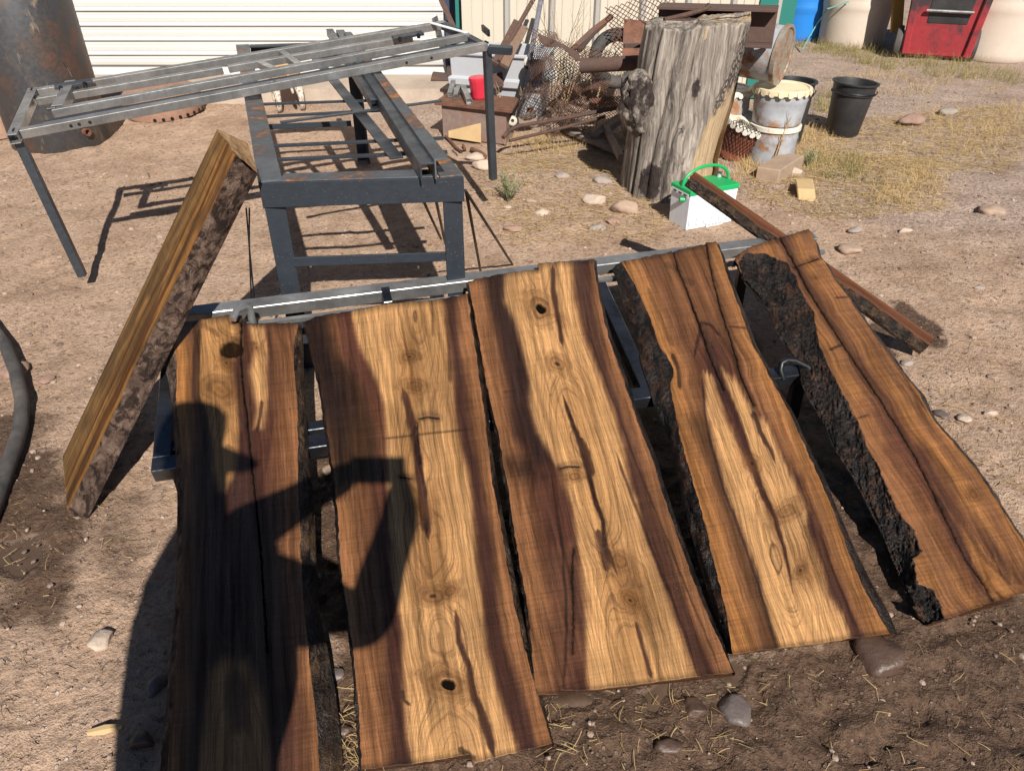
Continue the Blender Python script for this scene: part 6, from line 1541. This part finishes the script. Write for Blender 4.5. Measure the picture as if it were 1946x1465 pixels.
RK = [(192, 1222, 52, 40, 'pale', 'smooth pale oval stone on the dirt left of the shadowed slab'), (1672, 1252, 84, 74, 'wet', 'large dark wet rounded stone below the fourth slab'), (1395, 1350, 60, 64, 'wgrey', 'wet grey-brown stone in the mud below the middle slab, right of a darker one'), (1320, 1345, 46, 40, 'wet', 'dark wet stone in the mud below the middle slab, next to a puddle'),
      (1615, 476, 40, 34, 'tan', 'rounded tan stone on bare dirt behind the rightmost slab'), (1625, 438, 28, 18, 'grey', 'flat grey stone behind another stone above the rightmost slab'), (1886, 402, 38, 34, 'tan', 'pointed tan stone near the right edge with shadow on its left'), (1730, 236, 44, 34, 'red', 'reddish stone in the dry grass right of the lone black bucket'),
      (1800, 218, 30, 18, 'grey', 'half buried grey stone in dry grass near the right edge'), (1135, 432, 32, 24, 'grey', 'dark grey cobble on the dirt between weed and battery'), (1164, 424, 28, 20, 'red', 'small reddish cobble next to the dark grey cobble'), (1030, 406, 32, 22, 'pale', 'pale white cobble right of the green weed'),
      (1130, 384, 44, 30, 'pale', 'flat-topped pale stone in front of the stump shadow'), (1190, 402, 60, 30, 'tan', 'wide flat tan stone under the stump foot'), (1068, 334, 28, 34, 'grey', 'small grey upright stone at the edge of the stump shadow'), (1146, 345, 34, 30, 'grey', 'grey stone lying inside the stump shadow edge'),
      (902, 302, 36, 18, 'pale', 'pale broken stone right of the bench below the curled hook'), (918, 322, 44, 20, 'pale', 'wide pale crumbled stone below the frame leg'), (975, 440, 34, 18, 'red', 'flat reddish stone between bench rods and cobbles'), (1010, 385, 22, 14, 'tan', 'small tan stone just above the white cobble'),
      (1862, 545, 18, 10, 'grey', 'tiny grey stone on bare dirt at the far right'), (1790, 785, 22, 22, 'wgrey', 'small grey stone by the right edge of the rightmost slab'), (1834, 795, 22, 24, 'pale', 'small pale wedge stone right of the rightmost slab'), (1725, 685, 22, 16, 'grey', 'small grey stone near the foot of the leaning plank'),
      (1885, 785, 24, 10, 'pale', 'thin pale flake of stone at the far right'), (1630, 560, 26, 10, 'grey', 'flat light grey stone level with the dirt beside the rightmost slab top'), (1720, 440, 24, 10, 'pale', 'flat white stone flake on the dirt right of two stones'), (1256, 372, 18, 16, 'tan', 'small tan stone tucked beside the battery'),
      (1755, 1235, 18, 20, 'grey', 'small angular grey stone in the mud below the rightmost slab'), (1680, 1330, 16, 22, 'tan', 'small tan stone standing in the mud near the bottom right'), (640, 1280, 28, 34, 'wgrey', 'grey stone in the gap between the first and second slab'), (655, 1385, 26, 20, 'wet', 'dark wet stone low in the gap between first and second slab'),
      (300, 1305, 40, 60, 'wgrey', 'flat stone beside the first slab inside the person-shaped shadow'), (270, 1410, 46, 34, 'wet', 'dark wet stone near the bottom of the person-shaped shadow'), (625, 895, 26, 26, 'tan', 'tan stone under the stand between first and second slab'), (1270, 1415, 44, 28, 'wet', 'dark flat wet stone near the bottom edge below the middle slab'),
      (1290, 425, 22, 14, 'pale', 'small pale stone in front of the battery corner'), (965, 395, 16, 10, 'pale', 'small pale stone under the green weed'), (1505, 332, 34, 18, 'pale', 'white angular stone at the end of the long tan block'), (88, 720, 26, 22, 'red', 'reddish half-buried stone by the curving hose'), (28, 705, 44, 40, 'red', 'pinkish flat stone inside the curve of the hose')]
for i, (px, py, w, h, m_, lab) in enumerate(RK): rock(px, py, w, h, ROCK[m_], lab, 100 + i * 7, flat=.5 if w > 20 else .35, angular=.2 + .6 * (i % 3 == 0))
# split stick on the dirt at left
thing(MB().tube([G(168, 1392, .012), G(200, 1386, .016), G(232, 1379, .012)], [.007, .012, .006], 6), 'wood_splinter', CARD, 'pale split stick on the dirt left of the shadowed slab', 'stick', smooth=False)

# ------------------------------------------------------------------ scattered stuff
def scatter(polys, n, rg):
    """n ground points uniformly in the world polygons"""
    out = []
    P = [np.array(p) for p in polys]
    area = [abs(np.sum(p[:, 0] * np.roll(p[:, 1], -1) - p[:, 1] * np.roll(p[:, 0], -1))) / 2 for p in P]
    for p, a in zip(P, area):
        k = int(n * a / sum(area)) + 1; lo, hi = p.min(0), p.max(0); got = 0
        while got < k:
            q = lo + (hi - lo) * rg.random((k * 2, 2)); s = sdpoly(q[:, 0], q[:, 1], p) < 0
            q = q[s][:k - got]; out.append(q); got += len(q)
    return np.concatenate(out)
rg = np.random.default_rng(5)
def pebbles(name, pts, s0, s1, mat, label):
    n = len(pts); k = len(IV1)
    sz = (s0 + (s1 - s0) * rg.random(n) ** 5.0) * (.55 + .45 * sstep(1.0, 3.0, pts[:, 1]))
    V = np.repeat(IV1[None], n, 0) * (1 + .35 * (rg.random((n, k, 1)) - .5))
    V = V * np.stack([np.ones(n), .6 + .4 * rg.random(n), .35 + .3 * rg.random(n)], -1)[:, None]
    a = rg.random(n) * 6.28; ca, sa = np.cos(a)[:, None], np.sin(a)[:, None]
    V = np.stack([V[..., 0] * ca - V[..., 1] * sa, V[..., 0] * sa + V[..., 1] * ca, V[..., 2]], -1) * sz[:, None, None]
    V[..., 0] += pts[:, :1]; V[..., 1] += pts[:, 1:]; V[..., 2] += (soil_height(pts[:, 0], pts[:, 1]) + sz * .12)[:, None]
    F = (IF1[None] + (np.arange(n) * k)[:, None, None]).reshape(-1, 3)
    o = fast_mesh(name, V.reshape(-1, 3), F, mat, None, False)
    fattr(o, 'rnd', np.repeat(rg.random(n), k))
    return tag(o, label, 'gravel', kind='stuff')
near = gpoly([(0, 1500), (0, 700), (1946, 700), (1946, 1500)]); mid = gpoly([(-100, 700), (-100, 330), (2050, 330), (2050, 700)]); far = gpoly([(880, 330), (1180, 180), (1560, 120), (2050, 200), (2050, 420), (880, 420)])
pts = np.concatenate([scatter([near], 2600, rg), scatter([mid], 3000, rg), scatter([far], 2600, rg)])
pebbles('pebbles', pts, .0028, .017, PEBM, 'small pebbles scattered over the packed dirt')
def blades(name, pts, L0, L1, rad, mat, label, cat, lean, curl=.3, lift=.0, segs=3, fallen=False, clump=None):
    n = len(pts); L = L0 + (L1 - L0) * rg.random(n); az = rg.random(n) * 6.28
    el = (rg.random(n) * .18 if fallen else np.radians(90) - np.abs(rg.normal(0, lean, n)))
    d = np.stack([np.cos(az) * np.cos(el), np.sin(az) * np.cos(el), np.sin(el)], -1)
    sidev = np.stack([-np.sin(az), np.cos(az), np.zeros(n)], -1)
    base = np.concatenate([pts, (soil_height(pts[:, 0], pts[:, 1]) + lift + (.004 + rg.random(n) * .006 if fallen else -.004))[:, None]], -1)
    cv = (rg.random(n) - .5) * curl * 2
    rings = []
    for k in range(segs + 1):
        t = k / segs
        p = base + d * (L * t)[:, None] + sidev * (cv * L * t * t)[:, None] + np.array([0, 0, 1.]) * (-(0 if fallen else .35) * L * t * t * (.3 + np.cos(el)))[:, None]
        if fallen: p[:, 2] = np.maximum(p[:, 2] - 0 * t, base[:, 2])
        w = rad * (1 - (.75 * t if not fallen else .3 * t)) * (.7 + .6 * rg.random(n))
        up = np.cross(d, sidev)
        tri = [p + sidev * w[:, None], p - sidev * (w * .5)[:, None] + up * (w * .8)[:, None], p - sidev * (w * .5)[:, None] - up * (w * .8)[:, None]]
        rings.append(np.stack(tri, 1))
    V = np.concatenate(rings, 1)            # n, 3*(segs+1), 3
    f = []
    for k in range(segs):
        for i in range(3):
            j = (i + 1) % 3; f.append((k * 3 + i, k * 3 + j, k * 3 + 3 + j, k * 3 + 3 + i))
    nv = 3 * (segs + 1)
    F = (np.array(f)[None] + (np.arange(n) * nv)[:, None, None]).reshape(-1, 4)
    o = fast_mesh(name, V.reshape(-1, 3), F, mat, None, True)
    fattr(o, 'rnd', np.repeat(rg.random(n), nv))
    return tag(o, label, cat, kind='stuff')
def clumps(poly, nc, per, rad):
    c = scatter([poly], nc, rg); k = rg.poisson(per, len(c)) + 3
    return np.concatenate([np.repeat(c, k, 0) + rg.normal(0, 1, (k.sum(), 2)) * np.repeat(rad * (.4 + rg.random(len(c))), k)[:, None]])
# straw litter
straw = np.concatenate([scatter([gpoly([(640, 1480), (660, 1340), (1010, 1330), (1400, 1290), (1720, 1210), (1960, 1150), (1960, 1500)])], 110, rg), scatter([gpoly([(640, 1470), (640, 1300), (690, 1300), (700, 1470)])], 60, rg), scatter([gpoly([(1000, 1340), (1450, 1290), (1420, 1420), (1050, 1465)])], 70, rg),
                        scatter([gpoly([(0, 1490), (0, 950), (330, 950), (300, 1490)])], 60, rg), scatter([gpoly([(1720, 700), (1880, 640), (1946, 800), (1946, 1000)])], 150, rg), scatter([mid], 260, rg)])
blades('straw', straw, .012, .050, .0009, STRAWM, 'loose straw bits littering the mud and dirt', 'straw', .2, .35, fallen=True)
litter = np.concatenate([scatter([gpoly([(900, 330), (1040, 300), (1260, 330), (1270, 460), (960, 470)])], 1500, rg), scatter([gpoly([(930, 300), (1190, 250), (1190, 320), (960, 330)])], 700, rg), scatter([gpoly([(1400, 300), (1560, 290), (1790, 300), (1800, 400), (1560, 420), (1420, 380)])], 3200, rg), scatter([gpoly([(1500, 240), (1900, 200), (2000, 260), (1900, 330), (1500, 320)])], 4200, rg)])
blades('straw', litter, .025, .10, .0013, STRAWM, 'dry grass litter lying on the dirt around stump and pails', 'straw', .2, .4, fallen=True)
# dry grass, standing
dg = np.concatenate([clumps(gpoly([(1480, 262), (1560, 235), (1580, 290), (1560, 330), (1490, 330)]), 40, 26, .06), clumps(gpoly([(1640, 262), (1760, 210), (1960, 185), (1960, 260), (1800, 310), (1650, 320)]), 60, 22, .09), clumps(gpoly([(1640, 340), (1780, 330), (1790, 395), (1640, 400)]), 22, 26, .05), clumps(gpoly([(1560, 200), (1600, 130), (1960, 150), (1960, 175), (1660, 180)]), 40, 22, .08),
                     clumps(gpoly([(1100, 230), (1240, 110), (1260, 180), (1200, 300)]), 26, 30, .06), clumps(gpoly([(970, 262), (1100, 250), (1100, 300), (980, 300)]), 26, 26, .05), clumps(gpoly([(1366, 318), (1440, 300), (1460, 330), (1390, 350)]), 16, 24, .04)])
blades('dry_grass', dg, .03, .115, .0014, GRASSM, 'tufts of dry straw-coloured grass around the pails and bucket', 'dry grass', .75, .45)
gw = np.concatenate([clumps(gpoly([(1500, 60), (1570, 72), (1720, 110), (1850, 125), (1960, 135), (1960, 160), (1700, 140), (1560, 105), (1490, 85)]), 95, 28, .09), clumps(gpoly([(1530, 310), (1640, 300), (1660, 350), (1540, 340)]), 14, 22, .05), clumps(gpoly([(1540, 190), (1580, 180), (1580, 215), (1545, 220)]), 8, 24, .04)])
blades('weeds', gw, .05, .17, .0018, GREENM, 'green and yellow weeds growing along the foot of barrels and bin', 'weeds', .6, .4)

# green sprig in the dirt
def sprig(px, py, H, n, label, mat, spread=.5, name='weed_plant', seed=1, leaves=True):
    c = G(px, py, 0); rr = random.Random(seed); r = empty(name, c); stems = MB(); lv = MB()
    for k in range(n):
        az = rr.random() * 6.28; ln = H * (.5 + .5 * rr.random()); le = spread * (.3 + rr.random())
        pts = [c + np.array([math.cos(az) * le * ln * t, math.sin(az) * le * ln * t, ln * t * (1 - .25 * t * le)]) for t in (0, .33, .66, 1)]
        stems.tube(pts, [.0022, .0018, .0014, .0008], 4, False)
        if leaves:
            for t in np.linspace(.2, 1, 9):
                i = min(2, int(t * 3)); p = pts[i] + (pts[i + 1] - pts[i]) * (t * 3 - i)
                a2 = rr.random() * 6.28; d = np.array([math.cos(a2), math.sin(a2), .5 + rr.random() * .5]) * (.014 + .014 * rr.random()); w_ = np.array([-math.sin(a2), math.cos(a2), 0]) * .0035
                lv.add([p, p + d * .5 + w_, p + d, p + d * .5 - w_, p + d * .5 + [0, 0, -.002]], [(0, 1, 2), (0, 2, 3), (0, 4, 1), (0, 3, 4)])
    stems.build('stem', TWIGM if not leaves else mat, r)
    if leaves: lv.build('foliage', mat, r)
    tag(r, label, 'weed')
LEAFM = plastic('dusty_green_leaf', (.16, .19, .09), (.30, .26, .14), .7, .8, 40)
sprig(966, 384, .20, 30, 'dusty grey-green weed sprig growing in the dirt right of the bench', LEAFM, .55, seed=4)
sprig(1535, 318, .12, 18, 'small green weed growing below the pails', LEAFM, .6, seed=5)
# bare tall weeds in front of the siding
def bare_weed(px, py, Y, H, n, label, seed, sp=.35):
    rr = random.Random(seed); b = D(px, py, Y); b[2] = 0; mb = MB()
    for k in range(n):
        az = rr.uniform(-.3, 3.4); pts = [b.copy()]; d = np.array([math.cos(az) * sp * rr.random(), math.sin(az) * sp * .4, 1.0]); p = b.copy(); L = H * rr.uniform(.6, 1)
        for s_ in range(7):
            d = d + np.array([rr.uniform(-.16, .16), rr.uniform(-.08, .08), 0]); d /= np.linalg.norm(d); p = p + d * L / 7; pts.append(p.copy())
            if s_ > 1:
                e = d + np.array([rr.uniform(-.8, .8), rr.uniform(-.3, .3), .1]); e /= np.linalg.norm(e); l2 = L * rr.uniform(.1, .25)
                mb.tube([p, p + e * l2 * .5, p + e * l2 + [0, 0, l2 * .2]], [.0022, .0016, .0008], 4, False)
        mb.tube(pts, list(np.linspace(.0055, .0015, 8)), 5, False)
    thing(mb, 'bare_weed', TWIGM, label, 'dry weed', 'dead weed stalks by the siding')
bare_weed(1075, 200, 6.5, .95, 6, 'tall bare dead weed branching in front of the siding above the mesh heap', 2)
bare_weed(1130, 200, 6.45, .75, 4, 'bare dead weed stalks between mesh heap and stump', 3, .6)
bare_weed(968, 215, 5.7, .42, 4, 'pale bare weed stalk in front of the grey tote', 6, .5)
bare_weed(1195, 190, 5.6, .5, 6, 'straw-coloured dead weed tuft left of the stump', 8, .6)
bare_weed(1392, 30, 6.6, .5, 3, 'thin dead weed above the steel beam', 11, .6)
bare_weed(1472, 290, 4.85, .34, 3, 'thin reddish dead weed standing in front of the dented pail', 13, .4)

# ------------------------------------------------------------------ living things
def skin_body(name, nodes, edges, mat, root=0, sub=2, base=(0, 0, 0)):
    me = bpy.data.meshes.new(name)
    b = np.array(base)
    me.from_pydata([tuple(np.array(n[:3]) - b) for n in nodes], edges, [])
    o = bpy.data.objects.new(name, me); COL.objects.link(o); o.location = base; ROOTS[o.name] = V3(base)
    m = o.modifiers.new('skin', 'SKIN'); m.use_smooth_shade = True
    for i, n in enumerate(nodes):
        s = me.skin_vertices[0].data[i]; s.radius = (n[3], n[4] if len(n) > 4 else n[3]); s.use_root = (i == root)
    sb = o.modifiers.new('subdiv', 'SUBSURF'); sb.levels = sub; sb.render_levels = sub
    me.materials.append(mat)
    return o
def mk_fur():
    m = M('dog_fur'); p = m.obj(); z = m.n('SeparateXYZ', None, _0=p).outputs[2]
    n = m.noise(p, 60, 4, .7); n2 = m.noise(p, 9, 3, .6)
    f = m.mr(m.math('ADD', z, m.math('MULTIPLY', m.math('SUBTRACT', n2, .5), .18)), .25, .31)
    leg = m.ramp(n, [(.38, (.20, .14, .10)), (.50, (.52, .44, .36)), (.7, (.68, .62, .54))])
    body = m.mix(n, (.40, .23, .10), (.58, .37, .19))
    m.set(col=m.mix(f, leg, body), rough=.9, spec=.15, normal=m.bump(n, .5, .006))
    return m.mat
def make_dog():
    N = []; E = []
    def add(p, r, par=None):
        N.append((*p, *(r if hasattr(r, '__len__') else (r, r)))); i = len(N) - 1
        if par is not None: E.append((par, i))
        return i
    ax = np.array([-.40, .917, 0]); sd = np.array([.917, .40, 0]); o = np.array([-1.83, 6.36, 0])
    P = lambda f, s, z: o + ax * f + sd * s + np.array([0, 0, z])
    pel = add(P(.02, 0, .345), .078)
    mid = add(P(.17, 0, .345), (.075, .08), pel); ch = add(P(.33, 0, .33), (.085, .105), mid)
    nk = add(P(.44, 0, .34), .062, ch); hd = add(P(.53, 0, .30), .060, nk); sn = add(P(.60, 0, .25), .032, hd); add(P(.63, 0, .225), .026, sn)
    for s in (-1, 1):
        e = add(P(.51, s * .05, .35), .018, hd); add(P(.52, s * .07, .31), .012, e)
        hp = add(P(.02, s * .072, .29), .058, pel); kn = add(P(.07, s * .092, .205), .045, hp); hk = add(P(-.045, s * .092, .105), .024, kn); ft = add(P(-.02, s * .094, .025), .025, hk); add(P(.02, s * .095, .016), .022, ft)
        sh = add(P(.34, s * .068, .24), .05, ch); el = add(P(.31, s * .075, .175), .032, sh); wr = add(P(.335, s * .075, .08), .023, el); ft = add(P(.335, s * .075, .024), .024, wr); add(P(.372, s * .075, .016), .021, ft)
    t = add(P(-.08, 0, .35), .022, pel); t = add(P(-.12, .01, .25), .017, t); add(P(-.125, .02, .16), .010, t)
    d = skin_body('dog', N, E, mk_fur(), 0, 2, tuple(o))
    tag(d, 'tan dog with speckled white legs standing behind the bench', 'dog')
make_dog()

def mk_cloth():
    m = M('work_clothes'); p = m.obj(); z = m.n('SeparateXYZ', None, _0=p).outputs[2]
    n = m.noise(p, 120, 3, .6)
    c = m.ramp(m.math('DIVIDE', z, 2.0), [(.0, (.05, .035, .025)), (.045, (.04, .05, .09)), (.465, (.10, .11, .12)), (.738, (.46, .27, .19))], 'CONSTANT')
    m.set(col=m.mix(.2, c, m.ramp(n, [(.3, .6), (.7, 1.2)]), 'MULTIPLY'), rough=.85)
    return m.mat
def make_person():
    """the photographer, standing left of and behind the lens, facing the phone"""
    N = []; E = []
    def add(p, r, par=None):
        N.append((*p, *(r if hasattr(r, '__len__') else (r, r)))); i = len(N) - 1
        if par is not None: E.append((par, i))
        return i
    pel = add((-.365, -.19, .97), (.265, .23))
    w = add((-.395, -.18, 1.11), (.25, .21), pel); c = add((-.435, -.165, 1.28), (.225, .20), w); c2 = add((-.46, -.16, 1.40), (.16, .15), c)
    nk = add((-.48, -.15, 1.49), .085, c2); ja = add((-.462, -.13, 1.585), (.082, .074), nk); hd = add((-.478, -.125, 1.685), (.098, .09), ja); cr = add((-.49, -.125, 1.77), (.08, .075), hd)
    nose = add((-.372, -.118, 1.655), .015, ja)
    # left arm reaches out nearly straight, right arm hangs its elbow low
    s1 = add((-.37, -.09, 1.385), .080, c2); e1 = add((-.195, -.055, 1.490), .052, s1); w1 = add((-.095, -.055, 1.555), .048, e1); h1 = add((-.048, -.055, 1.578), (.068, .05), w1)
    s2 = add((-.30, -.21, 1.36), .095, c2); u2 = add((-.14, -.18, 1.275), .092, s2); e2 = add((-.022, -.16, 1.215), .075, u2); m2 = add((.020, -.12, 1.34), .056, e2); w2 = add((.078, -.085, 1.47), .052, m2); h2 = add((.094, -.06, 1.57), (.085, .06), w2)
    for hd_, sx, w_ in ((h1, -1, (-.052, -.055, 1.575)), (h2, 1, (.098, -.06, 1.57))):
        for k in range(4):
            b = np.array(w_) + [0 * sx, .004, .022 - .016 * k]
            f1 = add(b + [-sx * .012, .022, .006], .0095, hd_); f2 = add(b + [-sx * .026, .020, .008], .0085, f1); add(b + [-sx * (.034 - .003 * k), .006, .008], .0075, f2)
        b = np.array(w_) + [-sx * .01, -.012, .02]; t1 = add(b, .0115, hd_); add(b + [-sx * .022, -.004, .018], .009, t1)
    for s, fy in ((.11, -.10), (-.10, -.30)):
        hp = add((-.37 + s * .2, -.20 + s * .75, .88), .098, pel); kn = add((-.355 + s * .3, -.20 + s * .95, .50), .066, hp); an = add((-.37 + s * .3, -.20 + s, .10), .046, kn); hl = add((-.38 + s * .3, -.20 + s, .045), .046, an); bl = add((-.25 + s * .3, -.19 + s, .035), .042, hl); add((-.18 + s * .3, -.185 + s, .03), .030, bl)
    o = skin_body('person', N, E, mk_cloth(), 0, 2, (-.37, -.20, 0))
    # cap with brim
    capm = plastic('cap_cloth', (.05, .05, .06), (.1, .1, .1), .2, .9)
    Mx = Matrix.Translation(Vector((-.485, -.125, 1.765))) @ Matrix.Rotation(-.42, 4, 'X') @ Matrix.Rotation(.12, 4, 'Y')
    MB().lathe([(.100, -.035), (.104, .0), (.103, .04), (.094, .078), (.07, .100), (.0, .108)], 32, Mx, False, True).build('cap', capm, o, smooth=True)
    br = []; n = 13
    for i in range(n):
        a = -.75 + 1.5 * i / (n - 1)
        for rr, z in ((.096, -.012), (0.098 + .116 * math.cos(a * 1.6) ** .8, -.050)):
            br.append(Mx @ Vector((rr * math.cos(a), rr * math.sin(a) * .95, z)))
    br2 = [v + Vector((0, 0, -.004)) for v in br]
    fs = []
    for i in range(n - 1):
        fs += [(2 * i, 2 * i + 1, 2 * i + 3, 2 * i + 2), (2 * n + 2 * i + 2, 2 * n + 2 * i + 3, 2 * n + 2 * i + 1, 2 * n + 2 * i), (2 * i + 1, 2 * n + 2 * i + 1, 2 * n + 2 * i + 3, 2 * i + 3)]
    MB().add(br + br2, fs).build('cap_brim', capm, o)
    for s in (-1, 1):
        MB().lathe([(.010, 0), (.008, .006), (.0, .008)], 12, Matrix.Translation(Vector((-.40, -.122 + s * .03, 1.69))) @ Matrix.Rotation(math.pi / 2, 4, 'Y'), True, True).build('eye', BLACKPL, o)
        MB().lathe([(.028, -.006), (.03, .004), (.012, .008)], 14, Matrix.Translation(Vector((-.482, -.125 + s * .09, 1.675))) @ Matrix.Rotation(-s * math.pi / 2, 4, 'X'), True, True).build('ear', plastic('ear_skin%d' % s, (.46, .27, .19), (.4, .2, .15), .2, .6), o)
    tag(o, 'person in brimmed cap holding up a phone, seen only by the shadow cast', 'person')
    # phone just behind the lens, square to the view
    f = Vector((0, CP, -SP)); upv = Vector((0, SP, CP)); rt = Vector((1, 0, 0)); c = Vector((0.012, 0, CAM_H)) - f * .014
    hx, hy, hz = .075, .037, .0045
    v = [c + rt * sx * hx + upv * sy * hy + f * sz * hz for sz in (-1, 1) for sx, sy in ((-1, -1), (1, -1), (1, 1), (-1, 1))]
    thing(MB().hexa(v), 'phone', BLACKPL, 'phone held up in both hands by the person casting the shadow', 'phone', bevel=.002)
make_person()
